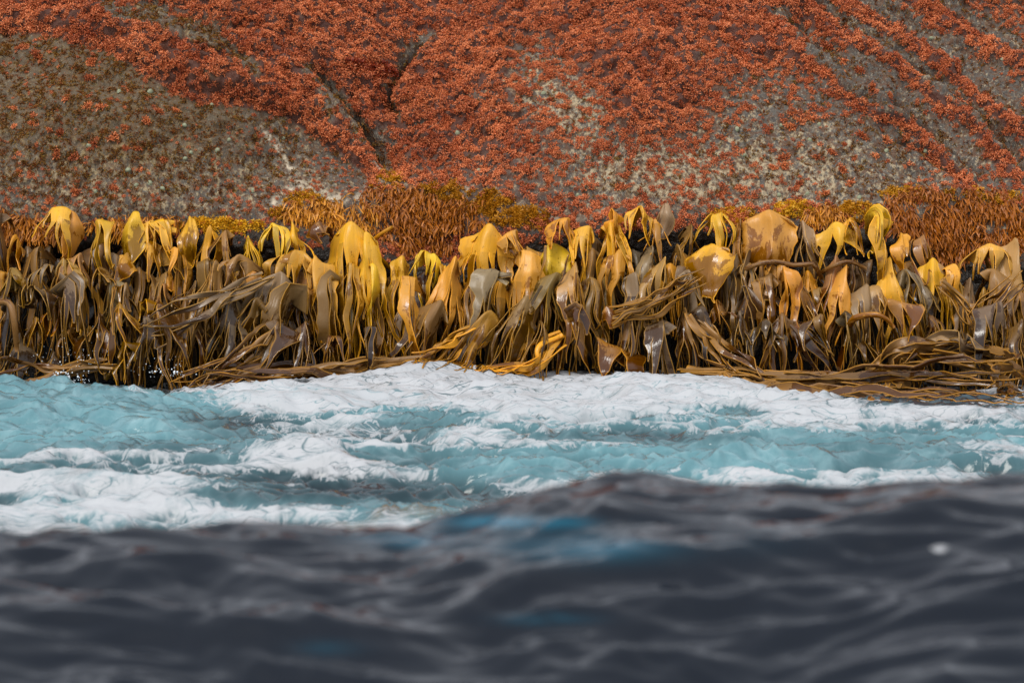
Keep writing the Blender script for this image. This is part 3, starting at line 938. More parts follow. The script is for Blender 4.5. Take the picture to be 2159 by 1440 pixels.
def moss_mat(label, blobs, n, seed, mat=MOSS, name='yellow_green_weed_mat', R=0.028, scale=(0.6, 1.1)):
    P, N = rock_points(blobs, n, seed)
    base = P.mean(0)
    r = np.random.default_rng(seed)
    Vs, Qs, Ts = [], [], []
    prot = [leaflet_soup(11, seed + k, R=R, leaf_w=0.010, leaf_l=0.028, seg=2) for k in range(6)]
    nb = 0
    for k in range(n):
        V, Q, T = prot[k % 6]
        a = r.uniform(0, 6.28)
        nn = N[k]
        t1 = np.cross(nn, [0.3, 0.9, 0.1]); t1 /= np.linalg.norm(t1)
        t2 = np.cross(nn, t1)
        u1, u2 = t1 * math.cos(a) + t2 * math.sin(a), -t1 * math.sin(a) + t2 * math.cos(a)
        M = np.stack([u1, u2, nn])
        Vs.append(V @ M * r.uniform(*scale) + P[k] - base)
        Qs.append(Q + nb); Ts.append(T); nb += len(V)
    o = add(name, mesh_np(name, np.concatenate(Vs), np.concatenate(Qs), attrs={'tip': np.concatenate(Ts)}, mats=[mat]))
    o.location = base
    tag(o, label, 'seaweed mat', 'yellow-green weed mats' if mat is MOSS else None)

moss_mat('yellow-green moss-like weed mat sloping right from the hanging golden weed', [(1010, 430, 70, 26), (1090, 455, 60, 22), (940, 405, 60, 20), (1130, 470, 30, 14)], 1000, 51)
moss_mat('olive weed mat above the golden weed left of the dip', [(820, 385, 40, 22), (640, 415, 30, 14), (660, 435, 60, 18), (600, 450, 40, 16)], 480, 52)
moss_mat('yellow weed mat behind the kelp left of the olive mat', [(440, 475, 70, 14), (500, 480, 50, 12)], 360, 53)
moss_mat('yellow weed mat left of the largest shield-shaped blade', [(1545, 455, 55, 16)], 260, 54)
moss_mat('olive-gold weed mat right of the largest shield-shaped blade', [(1670, 445, 42, 20)], 260, 55)
moss_mat('bright yellow weed mat right of the short golden fringe', [(1800, 448, 52, 20)], 300, 56)
moss_mat('yellow-green crest of weed on top of the orange mass at right', [(1915, 412, 55, 16), (2040, 412, 60, 16), (2120, 420, 40, 14)], 420, 57)
moss_mat('small dark red weed cushion by the crack in upper middle', [(750, 136, 25, 8), (785, 140, 30, 9), (812, 152, 24, 9)], 420, 58, DARKRED, 'dark_red_weed_cushion', 0.03, (0.8, 1.2))

# ================================================================== KELP
def kelp_material():
    t = NT('bull kelp')
    oi = t.n('ShaderNodeObjectInfo')
    tone = oi.outputs['Color']
    kuv = t.attr('kuv', out='Vector')
    edge = t.attr('edge')
    sx = t.n('ShaderNodeSeparateXYZ')
    t.l(kuv, sx.inputs[0])
    blotch = t.noise(t.vmap(kuv, (7.0, 3.2, 1.0)), 1.0, 6, 0.62, 0.6)
    fine = t.noise(t.vmap(kuv, (60.0, 24.0, 1.0)), 1.0, 4, 0.6)
    streak = t.noise(t.vmap(kuv, (38.0, 2.2, 1.0)), 1.0, 4, 0.55)
    wetk = t.math('ADD', blotch, t.math('MULTIPLY', t.math('SUBTRACT', fine, 0.5), 0.20))
    wetk = t.math('ADD', wetk, t.math('MULTIPLY', t.math('SUBTRACT', t.attr('low'), 0.45), 0.42))
    wetk = t.math('ADD', wetk, t.math('MULTIPLY', t.math('SUBTRACT', oi.outputs['Random'], 0.5), 0.16))
    wet = t.step(wetk, 0.525, 0.585)
    dry = t.mix(1.0, tone, t.mix(streak, (0.75, 0.74, 0.72, 1), (1.25, 1.24, 1.2, 1)), 'MULTIPLY')
    dry = t.mix(t.math('MULTIPLY', t.step(blotch, 0.30, 0.55), 0.16), dry, (0.38, 0.26, 0.13, 1))
    hs = t.n('ShaderNodeHueSaturation')
    hs.inputs['Hue'].default_value = 0.487
    hs.inputs['Saturation'].default_value = 1.30
    hs.inputs['Value'].default_value = 0.42
    t.l(tone, hs.inputs['Color'])
    col = t.mix(wet, dry, hs.outputs[0])
    tipf = t.math('MULTIPLY', t.step(t.math('ADD', t.attr('low'), t.math('MULTIPLY', streak, 0.3)), 0.45, 1.15), 0.8)
    col = t.mix(tipf, col, t.mix(1.0, col, (0.42, 0.36, 0.40, 1), 'MULTIPLY'))
    spot = t.step(t.noise(t.vmap(kuv, (30.0, 30.0, 1.0)), 1.0, 2, 0.5), 0.66, 0.74)
    col = t.mix(t.math('MULTIPLY', spot, 0.45), col, t.mix(1.0, col, (0.35, 0.30, 0.3, 1), 'MULTIPLY'))
    rimc = t.mix(0.45, t.mix(1.0, tone, (1.7, 1.5, 0.8, 1), 'MULTIPLY'), (0.62, 0.30, 0.02, 1))
    col = t.mix(t.math('MULTIPLY', t.step(edge, 0.35, 0.9), 0.75), col, rimc)
    rough = t.mixf(wet, 0.36, 0.15)
    rough = t.math('ADD', rough, t.math('MULTIPLY', t.math('SUBTRACT', fine, 0.5), 0.12))
    nb = t.bump(t.math('ADD', t.math('ADD', t.math('MULTIPLY', streak, 0.6), t.math('MULTIPLY', fine, 0.2)), t.math('MULTIPLY', t.noise(t.vmap(kuv, (14.0, 9.0, 1.0)), 1.0, 3, 0.55), 0.9)), 0.4, 0.016)
    b = t.bsdf(col, rough, t.mixf(wet, 0.42, 0.5), nb)
    tr = t.n('ShaderNodeBsdfTranslucent')
    t.l(t.mix(1.0, col, (1.3, 1.0, 0.5, 1), 'MULTIPLY'), tr.inputs[0])
    mx = t.n('ShaderNodeMixShader')
    mx.inputs[0].default_value = 0.10
    t.l(b, mx.inputs[1])
    t.l(tr.outputs[0], mx.inputs[2])
    return t.done(mx.outputs[0])

KELP = kelp_material()
TONES = {
    'yellow': (0.88, 0.45, 0.008), 'gold': (0.80, 0.35, 0.008), 'honey': (0.66, 0.315, 0.030), 'tan': (0.46, 0.245, 0.066), 'brown': (0.30, 0.138, 0.026),
    'grey': (0.27, 0.17, 0.088), 'dark': (0.10, 0.05, 0.013), 'orange': (0.66, 0.285, 0.022),
}
TONE_WORD = {'honey': 'honey-gold', 'yellow': 'bright yellow', 'gold': 'golden', 'tan': 'tan', 'brown': 'brown', 'grey': 'grey-brown', 'dark': 'dark brown', 'orange': 'orange-gold'}

def spline(pts, n):
    """Catmull-Rom through pts, resampled evenly"""
    p = np.asarray(pts, float)
    p = np.concatenate([[2 * p[0] - p[1]], p, [2 * p[-1] - p[-2]]])
    m = len(p) - 3
    t = np.linspace(0, m, 24 * m + 1)
    i = np.minimum(t.astype(int), m - 1)
    f = (t - i)[:, None]
    a, b, c, d = p[i], p[i + 1], p[i + 2], p[i + 3]
    q = 0.5 * (2 * b + (c - a) * f + (2 * a - 5 * b + 4 * c - d) * f ** 2 + (3 * b - a - 3 * c + d) * f ** 3)
    L = np.concatenate([[0], np.cumsum(np.linalg.norm(np.diff(q, axis=0), axis=1))])
    s = np.linspace(0, L[-1], n)
    return np.stack([np.interp(s, L, q[:, k]) for k in range(3)], -1), L[-1]

def thicken(V, Q, th):
    """sheet -> leathery sheet with a rounded bead along every free edge"""
    n = len(V)
    fn = np.cross(V[Q[:, 2]] - V[Q[:, 0]], V[Q[:, 3]] - V[Q[:, 1]])
    N = np.zeros_like(V)
    for k in range(4):
        np.add.at(N, Q[:, k], fn)
    N = norm(N)
    E = np.concatenate([Q[:, [0, 1]], Q[:, [1, 2]], Q[:, [2, 3]], Q[:, [3, 0]]])
    fi = np.tile(np.arange(len(Q)), 4)
    code, rev = E[:, 0] * n + E[:, 1], E[:, 1] * n + E[:, 0]
    bm = ~np.isin(code, rev)
    B, bf = E[bm], fi[bm]
    out = np.zeros_like(V)
    ed = norm(V[B[:, 1]] - V[B[:, 0]])
    o = np.cross(ed, N[B[:, 0]])
    np.add.at(out, B[:, 0], o)
    np.add.at(out, B[:, 1], o)
    bv = np.unique(B)
    out = norm(out)
    mid = np.full(n, -1)
    mid[bv] = 2 * n + np.arange(len(bv))
    VV = np.concatenate([V + N * th / 2, V - N * th / 2, V[bv] + out[bv] * th * 0.7])
    NN = np.concatenate([N, -N, out[bv]])
    a, b = B[:, 0], B[:, 1]
    R1 = np.stack([b, a, mid[a], mid[b]], -1)
    R2_ = np.stack([mid[b], mid[a], a + n, b + n], -1)
    QQ = np.concatenate([Q, Q[:, ::-1] + n, R1, R2_])
    src = np.concatenate([np.arange(len(Q)), np.arange(len(Q)), bf, bf])
    edge = np.zeros(len(VV))
    edge[bv] = 0.75
    edge[bv + n] = 0.75
    edge[2 * n:] = 1
    vsrc = np.concatenate([np.arange(n), np.arange(n), bv])
    return VV, QQ, NN, edge, src, vsrc

def settle(V, r, drift):
    """what reaches the sea lies down on it and drifts"""
    V = V.copy()
    on = V[:, 2] < 0.22
    if on.any():
        zs = sea_surface(V[on, 0], V[on, 1])[0] + 0.02
        e = np.clip(zs - V[on, 2], 0, None)
        V[on, 1] -= e * 0.8
        V[on, 0] += e * drift
        zs = sea_surface(V[on, 0], V[on, 1])[0] + 0.02 + 0.012 * noise(V[on, 0] * 6, V[on, 1] * 6, r.uniform(0, 50)) - 0.03 * np.clip(e, 0, 1.0)
        V[on, 2] = np.maximum(V[on, 2], zs)
    return V

def frond_geo(path, W, K, split, seed, w0=0.03, grow=(0.08, 0.34), cup=0.9, ruffle=0.02, yaw=0.0, shrink=0.42, spread=0.22, twist=1.0, end_taper=0.45, tip_w=0.15, rows=None, lens=(0.5, 1.0), fold=(0.0, 0.0, 0.3), asym=0.0, roll=(0.0, 0.0), crumple=0.03, ragged=0.22, th=0.009, drift=0.0, wob=0.028):
    """a leathery blade that follows path, widens to W and splits into K straps; returns vertices, quads, strap ids (-1 = blade), length m, low"""
    r = np.random.default_rng(seed)
    _, L0 = spline(path, 8)
    rows = rows or int(np.clip(L0 / 0.030, 16, 54))
    C, L = spline(path, rows)
    s = np.linspace(0, 1, rows)
    T = norm(np.gradient(C, axis=0))
    B0 = np.array([math.cos(yaw), math.sin(yaw), 0.0])
    B = norm(B0 - T * (T @ B0)[:, None])
    N = np.cross(T, B)
    ra = (roll[0] + roll[1] * s)[:, None]
    B, N = B * np.cos(ra) + N * np.sin(ra), N * np.cos(ra) - B * np.sin(ra)
    ph_e = r.uniform(0, 90, 2)
    eL = 1 + ragged * (0.8 * noise(s * L * 4.0 + ph_e[0], 0.3) + 0.7 * noise(s * L * 11.0 + ph_e[0], 5.3)) * sstep(0.03, 0.3, s)
    eR = 1 + ragged * (0.8 * noise(s * L * 4.0 + ph_e[1], 0.7) + 0.7 * noise(s * L * 11.0 + ph_e[1], 5.7)) * sstep(0.03, 0.3, s)
    width = w0 + (W - w0) * sstep(grow[0], grow[1], s)
    if K <= 2:
        width = width * (1 - 0.6 * sstep(0.5, 1.0, s))
    # strap borders across the blade
    cuts = np.sort(np.concatenate([[-1, 1], np.linspace(-1, 1, K + 1)[1:-1] + r.uniform(-0.8, 0.8, K - 1) / K])) if K > 1 else np.array([-1.0, 1.0])
    sp = r.uniform(split[0], split[1], K + 1)
    sp[0] = sp[-1] = 0.0
    V, Q, PID, UV, LOW = [], [], [], [], []
    phi = r.uniform(0, 6.28, 6)
    npl = r.uniform(1.3, 2.6)
    pleat = r.uniform(0.10, 0.20)
    if K > 6:
        shrink, end_taper, tip_w = 0.22, 0.35, 0.35
    key = {}
    nb = 0
    for k in range(K):
        hw = (cuts[k + 1] - cuts[k]) / 2
        uc = (cuts[k + 1] + cuts[k]) / 2
        wk = hw * W
        tt = np.array([-1, -0.8, -0.27, 0.27, 0.8, 1]) if wk > 0.03 else np.array([-1, -0.62, 0.62, 1])
        if K == 1:
            tt = np.array([-1, -0.92, -0.75, -0.5, -0.25, 0, 0.25, 0.5, 0.75, 0.92, 1])
        free = max(sp[k], sp[k + 1])
        end = min(1.0, max(r.uniform(*lens), free + 0.12)) if K > 1 else 1.0
        re = max(int(end * (rows - 1)), 4)
        ss = s[:re + 1] if re < rows else s
        m = len(ss)
        sL, sR = sp[k], sp[k + 1]
        shl = shrink * sstep(0, 0.16, ss - sL) if k > 0 else 0 * ss
        shr = shrink * sstep(0, 0.16, ss - sR) if k < K - 1 else 0 * ss
        endw = 1 - (1 - tip_w) * sstep(1 - end_taper, 1.0, ss / ss[-1]) ** 1.3
        lo, hi = (-1 + shl) , (1 - shr)
        midt, half = (lo + hi) / 2, (hi - lo) / 2 * endw
        ff = sstep(0, 0.25, ss - free + 0.05)[:, None]
        tl = midt[:, None] + tt[None, :] * half[:, None]         # across this strap
        u = uc + hw * tl
        th_u = cup * u
        wd = width[:m, None] * np.where(u < 0, 1 + (eL[:m, None] - 1) * np.abs(u), 1 + (eR[:m, None] - 1) * np.abs(u))
        fs = fold[0] * (1 - sstep(fold[2], fold[2] + 0.38, ss)) + fold[1]
        fs = np.clip(fs[:, None] * np.where(u < 0, 1 + asym, 1 - asym), -0.2, 1.5)
        lat = wd * np.sin(th_u) / max(cup, 1e-3) * np.cos(fs)
        dep = wd * (1 - np.cos(th_u)) / max(cup, 1e-3) + wd * (np.sqrt(u * u + 0.06) - 0.245) * np.sin(fs)
        # ruffled margin and soft dents
        ruf = ruffle * np.abs(u) ** 1.5 * np.sin(ss[:, None] * L * (9 + 2 * np.sin(phi[0])) + phi[1] + 1.7 * np.sign(u)) * sstep(0.12, 0.4, ss)[:, None]
        ruf = ruf + ruffle * 0.9 * noise(u * 1.6 + phi[2], ss[:, None] * L * 3.0 + phi[3], seed * 0.37) * sstep(0.05, 0.3, ss)[:, None]
        ruf = ruf + pleat * wd * np.sin(u * math.pi * npl + phi[4] + 1.4 * ss[:, None]) * sstep(0.15, 0.55, ss)[:, None]
        # a free strap twists about its own line and wanders off
        g = np.clip(ss - free, 0, None)
        tw = twist * r.normal() * (g * 2.2) [:, None] * 2.0
        cen = width[:m, None] * np.sin(cup * uc) / max(cup, 1e-3)
        cen = cen * np.cos(fs[:, :1])
        dlat = lat - cen
        lat = cen + dlat * np.cos(tw) 
        ruf = ruf + dlat * np.sin(tw)
        sway_a, sway_b, sway_c = r.normal(0, spread), r.normal(0, spread * 0.6), r.uniform(0, 6.28)
        offx = (sway_a + uc * spread * 0.6) * g * L * 0.5 + wob * np.sin(ss * L * 7 + sway_c) * sstep(0, 0.2, g)
        offn = np.abs(sway_b) * g * L * 0.4 * (1 if r.random() < 0.6 else -0.6)
        Pk = C[:m, None] + B[:m, None] * (lat + offx[:, None])[..., None] + N[:m, None] * (ruf - dep + offn[:, None])[..., None]
        idx = np.zeros((m, len(tt)), int)
        for i in range(m):
            for j in range(len(tt)):
                kk = None
                if j == 0 and k > 0 and ss[i] <= sL:
                    kk = (i, k)
                elif j == len(tt) - 1 and k < K - 1 and ss[i] <= sR:
                    kk = (i, k + 1)
                if kk is not None and kk in key:
                    idx[i, j] = key[kk]
                    continue
                V.append(Pk[i, j])
                UV.append((u[i, j] * W, ss[i] * L, seed * 1.37 % 50))
                LOW.append(ss[i])
                idx[i, j] = nb
                if kk is not None:
                    key[kk] = nb
                nb += 1
        q = np.stack([idx[:-1, :-1], idx[1:, :-1], idx[1:, 1:], idx[:-1, 1:]], -1)
        Q.append(q.reshape(-1, 4))
        pid = np.where((ss[:-1] >= free) & (K > 1), k, -1)
        PID.append(np.repeat(pid, len(tt) - 1))
    V, Q, PID = np.array(V), np.concatenate(Q), np.concatenate(PID)
    if crumple:
        q3 = (seed % 977) * 0.31
        fo = sstep(0.05, 0.3, np.array(LOW))[:, None]
        V = V + fo * crumple * np.stack([0.8 * noise(V[:, 0] * 4 + q3, V[:, 1] * 4, V[:, 2] * 4), 1.5 * noise(V[:, 0] * 5.5, V[:, 1] * 4 + q3, V[:, 2] * 4.5), 0.5 * noise(V[:, 0] * 5, V[:, 1] * 5, V[:, 2] * 5 + q3)], -1)
    V = settle(V, r, drift)
    return V, Q, PID, np.array(UV), np.array(LOW), th

def emit(root, geo, color, blade='blade', strap='strap'):
    V, Q, PID, UV, LOW, th = geo
    loc = np.array(root.location)
    VV, QQ, NN, edge, src, vs = thicken(V, Q, th)
    pid = PID[src]
    for p in np.unique(pid):
        f = QQ[pid == p]
        ids, inv = np.unique(f, return_inverse=True)
        me = mesh_np(blade if p < 0 else strap, VV[ids] - loc, inv.reshape(-1, 4), attrs={'kuv': UV[vs][ids], 'edge': edge[ids], 'low': LOW[vs][ids]}, mats=[KELP], normals=NN[ids])
        c = color
        if p >= 0:
            k = RNG.uniform(0.6, 1.1)
            c = (color[0] * k, color[1] * k, color[2] * k, 1)
        add(blade if p < 0 else strap, me, root, c)

def tube_mesh(name, pts, rad, sides=9, n=14, mats=(KELP,), seed=0):
    C, L = spline(pts, n)
    T = norm(np.gradient(C, axis=0))
    ref = np.array([0.2, 0.3, 0.93])
    A = norm(np.cross(T, ref))
    Bn = np.cross(T, A)
    th = np.linspace(0, 2 * math.pi, sides, endpoint=False)
    R = np.interp(np.linspace(0, 1, n), np.linspace(0, 1, len(rad)), rad)
    R = R * (1 + 0.08 * noise(np.linspace(0, L * 12, n), seed + 0.5))
    V = C[:, None] + (A[:, None] * np.cos(th)[None, :, None] + Bn[:, None] * np.sin(th)[None, :, None]) * R[:, None, None]
    i = np.arange(n - 1)[:, None] * sides + np.arange(sides)[None, :]
    j = np.arange(n - 1)[:, None] * sides + (np.arange(sides)[None, :] + 1) % sides
    Q = np.stack([i, i + sides, j + sides, j], -1).reshape(-1, 4)
    V = np.concatenate([V.reshape(-1, 3), C[:1], C[-1:]])
    a = np.arange(sides)
    b = (a + 1) % sides
    T3 = np.concatenate([np.stack([b, a, np.full(sides, n * sides)], -1), np.stack([(n - 1) * sides + a, (n - 1) * sides + b, np.full(sides, n * sides + 1)], -1)])
    uv = np.concatenate([np.stack([np.broadcast_to(th * 0.02, (n, sides)).ravel(), np.repeat(np.linspace(0, L, n), sides), np.full(n * sides, seed % 50)], -1), [[0, 0, 0], [0, L, 0]]])
    return V, Q, T3, uv

def add_stipe(root, pts, rad, color, name='stipe', seed=0):
    V, Q, T3, uv = tube_mesh(name, pts, rad, seed=seed)
    loc = np.array(root.location)
    me = mesh_np(name, V - loc, Q, T3, attrs={'kuv': uv, 'edge': np.zeros(len(V)), 'low': np.full(len(V), 0.62)}, mats=[KELP])
    return add(name, me, root, color)

PLANTS = []     # (apex px, tier, object, tone, shape, manual label)

def kelp(px, py, wpx, bpy_, lean=0, tone='gold', K=5, split=(0.42, 0.68), Y=24.85, tier='top', label=None, shape=None, seed=None, point=False, fill=False, **kw):
    """one plant: apex at photo pixel (px,py), blade wpx wide, hanging to photo row bpy_, drifting lean px sideways"""
    seed = seed if seed is not None else int(px * 7 + py * 13 + wpx) % 100000
    r = np.random.default_rng(seed)
    A = at(px, py, Y)
    if tier == 'top' and K >= 3 and 'shield' not in (label or ''):
        K, split = K + 2, (0.24, 0.5) if label is None else (0.26, 0.48)
    ext = 1.0 if point or K <= 2 else (r.uniform(1.25, 1.9) if tier == 'top' and label is None else 1.12 if tier == 'top' else r.uniform(1.05, 1.45))
    Bt = at(px + lean * ext, py + (bpy_ - py) * ext, Y - 0.12)
    W = wpx / 2 / F_PX * Y * 1.08
    H = A[2] - Bt[2]
    lx = Bt[0] - A[0]
    bk = np.array([r.normal(0, 0.05) - lx * 0.15, 0.30, -0.12])
    out = r.uniform(0.07, 0.15)
    if point:      # upright leaf: rises behind, narrow pointed top, falls towards the viewer
        path = [A + np.array([-0.02, 0.10, -0.02]), A + np.array([0, 0.03, 0.0]), A + np.array([lx * 0.2, -0.03, -H * 0.18]), A + np.array([lx * 0.5, -out * 0.7, -H * 0.5]), A + np.array([lx * 0.85, -out, -H * 0.85]), Bt + np.array([0, -out, 0])]
        kw.setdefault('w0', W * 0.22); kw.setdefault('grow', (0.0, 0.55)); kw.setdefault('cup', 0.3); kw.setdefault('fold', (0.0, r.uniform(0.35, 0.6), 0.0)); kw.setdefault('asym', r.normal(0, 0.4)); kw.setdefault('roll', (r.normal(0, 0.3), r.normal(0, 0.5)))
    else:
        path = [A + bk, A + np.array([bk[0] * 0.4, 0.10, -0.015]), A + np.array([0, -0.01, 0.0]), A + np.array([lx * 0.22, -out * 0.75, -H * 0.20]), A + np.array([lx * 0.5, -out, -H * 0.5]), A + np.array([lx * 0.8, -out * 0.9, -H * 0.8]), Bt + np.array([0, -out * r.uniform(0.5, 1.2), 0])]
        sA = 0.33 / (0.40 + H * 1.05)
        kw.setdefault('cup', r.uniform(0.2, 0.8))
        kw.setdefault('fold', (r.uniform(0.6, 1.3), r.uniform(0.05, 0.4), sA + r.uniform(-0.08, 0.05)))
        kw.setdefault('asym', r.normal(0, 0.3))
        kw.setdefault('grow', (0.02, sA * r.uniform(0.9, 1.7)))
        kw.setdefault('roll', (r.normal(0, 0.28), r.normal(0, 0.5)))
        kw.setdefault('ruffle', r.uniform(0.015, 0.04))
    kw.setdefault('crumple', r.uniform(0.02, 0.05))
    yaw = kw.pop('yaw', float(r.choice([r.normal(0, 0.3), r.normal(0, 0.3), r.normal(0, 0.9)])))
    c0 = np.array(TONES[tone]) * {'top': 1.0, 'mid': 0.86, 'low': 0.56, 'back': 0.55, 'inner': 0.72}[tier] * r.uniform(0.85, 1.15) * (1 + r.normal(0, 0.05, 3))  # shade and wetness of lower and rear tiers painted in as darker tone
    col = tuple(float(v) for v in np.clip(c0, 0.01, 0.8)) + (1.0,)
    root = thing_at('bull_kelp', A + bk, None, 'kelp')
    geo = frond_geo(path, W, K, split, seed, yaw=yaw, drift=kw.pop('drift', float(np.clip(lx * 0.6, -0.5, 0.5))), **kw)
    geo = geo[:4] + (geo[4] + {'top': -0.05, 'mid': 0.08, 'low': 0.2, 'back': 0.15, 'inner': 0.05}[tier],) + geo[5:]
    emit(root, geo, col)
    if not point:
        P0 = path[0]
        add_stipe(root, [P0 + np.array([r.normal(0, 0.08), 0.28, -0.22]), P0 + np.array([r.normal(0, 0.03), 0.12, -0.07]), P0 + np.array([0, 0.02, 0.0]), path[1]], [0.028, 0.022, 0.019, 0.012], col, seed=seed)
    PLANTS.append((px, tier, root, tone, shape or ('pointed blade' if point else ('strap cluster' if K >= 8 else ('narrow frond' if wpx < 45 else 'draped blade'))), label))
    return root

HERO = [
 # px, py, w, bottom, lean, tone, K, extra
 (4, 452, 44, 575, 6, 'dark', 3, {}),
 (28, 500, 76, 600, -8, 'gold', 3, {}),
 (112, 438, 74, 560, -14, 'gold', 3, dict(label='tall folded orange-gold blade standing highest at the far left', split=(0.6, 0.85), seed=4117, twist=0.3, crumple=0.025)),
 (151, 446, 52, 545, 6, 'orange', 1, dict(point=True, label='pointed orange-tan leaf right beside the tall folded blade at far left')),
 (203, 466, 66, 560, 4, 'gold', 6, {}),
 (282, 447, 62, 560, -16, 'yellow', 2, dict(point=True, label='brightest yellow upright blade rising narrow above the left kelp', split=(0.8, 0.9))),
 (318, 466, 56, 545, 0, 'honey', 3, {}),
 (352, 462, 46, 545, 12, 'gold', 4, {}),
 (397, 463, 50, 580, -2, 'yellow', 2, dict(w0=0.055, grow=(0.1, 0.8), label='tall narrow yellow blade just left of the yellow weed mat', split=(0.75, 0.85))),
 (345, 516, 78, 600, 0, 'honey', 3, dict(split=(0.5, 0.7))),
 (363, 524, 46, 625, 0, 'orange', 1, dict(point=True, Y=24.6, label='upright orange-tan leaf in front of the dark gap at left')),
 (268, 536, 104, 600, -26, 'honey', 2, dict(split=(0.7, 0.9), Y=24.7)),
 (440, 478, 40, 580, -14, 'gold', 3, {}),
 (476, 486, 48, 580, 6, 'brown', 3, {}),
 (525, 500, 46, 560, 0, 'yellow', 8, dict(split=(0.3, 0.4))),
 (577, 474, 70, 600, -6, 'yellow', 4, dict(label='bright yellow lobed kelp just left of the centre-left group')),
 (622, 471, 56, 570, 8, 'yellow', 3, {}),
 (668, 470, 62, 520, 34, 'brown', 2, dict(split=(0.7, 0.9))),
 (737, 470, 112, 735, 22, 'gold', 9, dict(split=(0.30, 0.5), label='large golden kelp with long straps left of the ledge dip')),
 (770, 492, 66, 730, 18, 'yellow', 9, dict(split=(0.25, 0.45), Y=24.75)),
 (620, 528, 96, 670, -42, 'honey', 3, dict(split=(0.5, 0.75), Y=24.7, label='tan tent-shaped blade leaning left below the yellow lobed kelp')),
 (662, 545, 80, 705, 6, 'honey', 6, dict(Y=24.65)),
 (785, 556, 46, 690, 4, 'yellow', 1, dict(point=True, Y=24.55, label='hanging yellow lance-shaped leaf in front of golden straps')),
 (848, 545, 58, 720, 0, 'gold', 8, dict(split=(0.25, 0.45))),
 (893, 532, 62, 630, -10, 'yellow', 4, dict(label='small vivid yellow kelp tucked in the ledge dip')),
 (935, 556, 44, 620, 4, 'gold', 3, {}),
 (1032, 476, 138, 690, -14, 'gold', 7, dict(split=(0.40, 0.6), label='large golden blade with wide shoulders right of the ledge dip')),
 (1085, 490, 66, 570, 22, 'honey', 3, {}),
 (960, 546, 82, 740, -34, 'honey', 6, dict(Y=24.65)),
 (1100, 530, 84, 720, -16, 'honey', 7, dict(Y=24.7, split=(0.38, 0.6))),
 (1156, 515, 84, 645, 8, 'yellow', 2, dict(split=(0.7, 0.9), label='broad oval yellow blade ringed by a dark curved strap')),
 (1197, 463, 92, 540, 6, 'gold', 3, dict(split=(0.6, 0.8))),
 (1243, 478, 66, 600, -8, 'gold', 5, {}),
 (1285, 470, 44, 590, 14, 'gold', 5, {}),
 (1303, 452, 56, 530, 0, 'gold', 3, {}),
 (1342, 440, 50, 540, 0, 'yellow', 3, dict(label='upright golden kelp near the highest point of the middle crest')),
 (1374, 462, 66, 540, -6, 'honey', 3, {}),
 (1402, 430, 40, 510, -12, 'grey', 1, dict(point=True, label='pointed grey-gold leaf tip highest on the middle crest')),
 (1300, 530, 62, 690, -14, 'orange', 3, dict(Y=24.65, split=(0.55, 0.8), label='twisted orange-tan blade standing out before dark straps')),
 (1372, 520, 66, 650, -10, 'grey', 5, dict(Y=24.7)),
 (1430, 522, 62, 650, 20, 'brown', 6, dict(Y=24.7)),
 (1508, 450, 68, 560, -10, 'yellow', 7, dict(split=(0.25, 0.5), label='yellow fringe-strapped kelp left of the largest shield-shaped blade')),
 (1456, 476, 50, 560, -6, 'brown', 4, {}),
 (1560, 464, 44, 560, -4, 'brown', 3, {}),
 (1621, 446, 124, 590, -6, 'honey', 3, dict(split=(0.72, 0.9), cup=0.75, fold=(0.30, 0.08, 0.2), ragged=0.16, crumple=0.045, label='largest shield-shaped tan-gold blade on the top row', ruffle=0.012)),
 (1690, 468, 62, 590, 22, 'grey', 5, {}),
 (1758, 470, 110, 600, 10, 'gold', 4, dict(split=(0.40, 0.55), spread=0.4, label='golden octopus-like kelp with spreading lobes right of the largest shield')),
 (1795, 459, 48, 520, 14, 'gold', 3, {}),
 (1846, 458, 56, 540, 0, 'yellow', 6, dict(split=(0.3, 0.5))),
 (1862, 486, 60, 570, 6, 'gold', 3, dict(split=(0.5, 0.7), Y=24.75)),
 (1898, 494, 46, 590, 10, 'gold', 2, dict(Y=24.75)),
 (1945, 496, 50, 580, 10, 'brown', 5, {}),
 (1492, 516, 100, 640, -8, 'gold', 2, dict(split=(0.75, 0.9), Y=24.65, label='rounded golden hood-shaped blade left below the largest shield')),
 (1575, 553, 66, 640, 20, 'grey', 4, dict(Y=24.7)),
 (1568, 596, 130, 690, 34, 'grey', 4, dict(Y=24.55, tier='mid', split=(0.5, 0.8))),
 (1785, 560, 66, 760, -6, 'honey', 4, dict(Y=24.6, split=(0.45, 0.7))),
 (1880, 546, 88, 720, 24, 'gold', 6, dict(Y=24.6)),
 (1965, 548, 76, 740, 6, 'yellow', 10, dict(split=(0.2, 0.4), Y=24.65, label='bright yellow strap kelp hanging long near the right end')),
 (2082, 514, 96, 640, -8, 'honey', 4, dict(label='tan-gold hooded kelp left of the right edge')),
 (2143, 508, 84, 690, 4, 'tan', 7, {}),
 (2045, 590, 70, 740, 0, 'grey', 8, dict(Y=24.6)),
 (2010, 560, 40, 720, 26, 'gold', 4, dict(Y=24.6)),
]
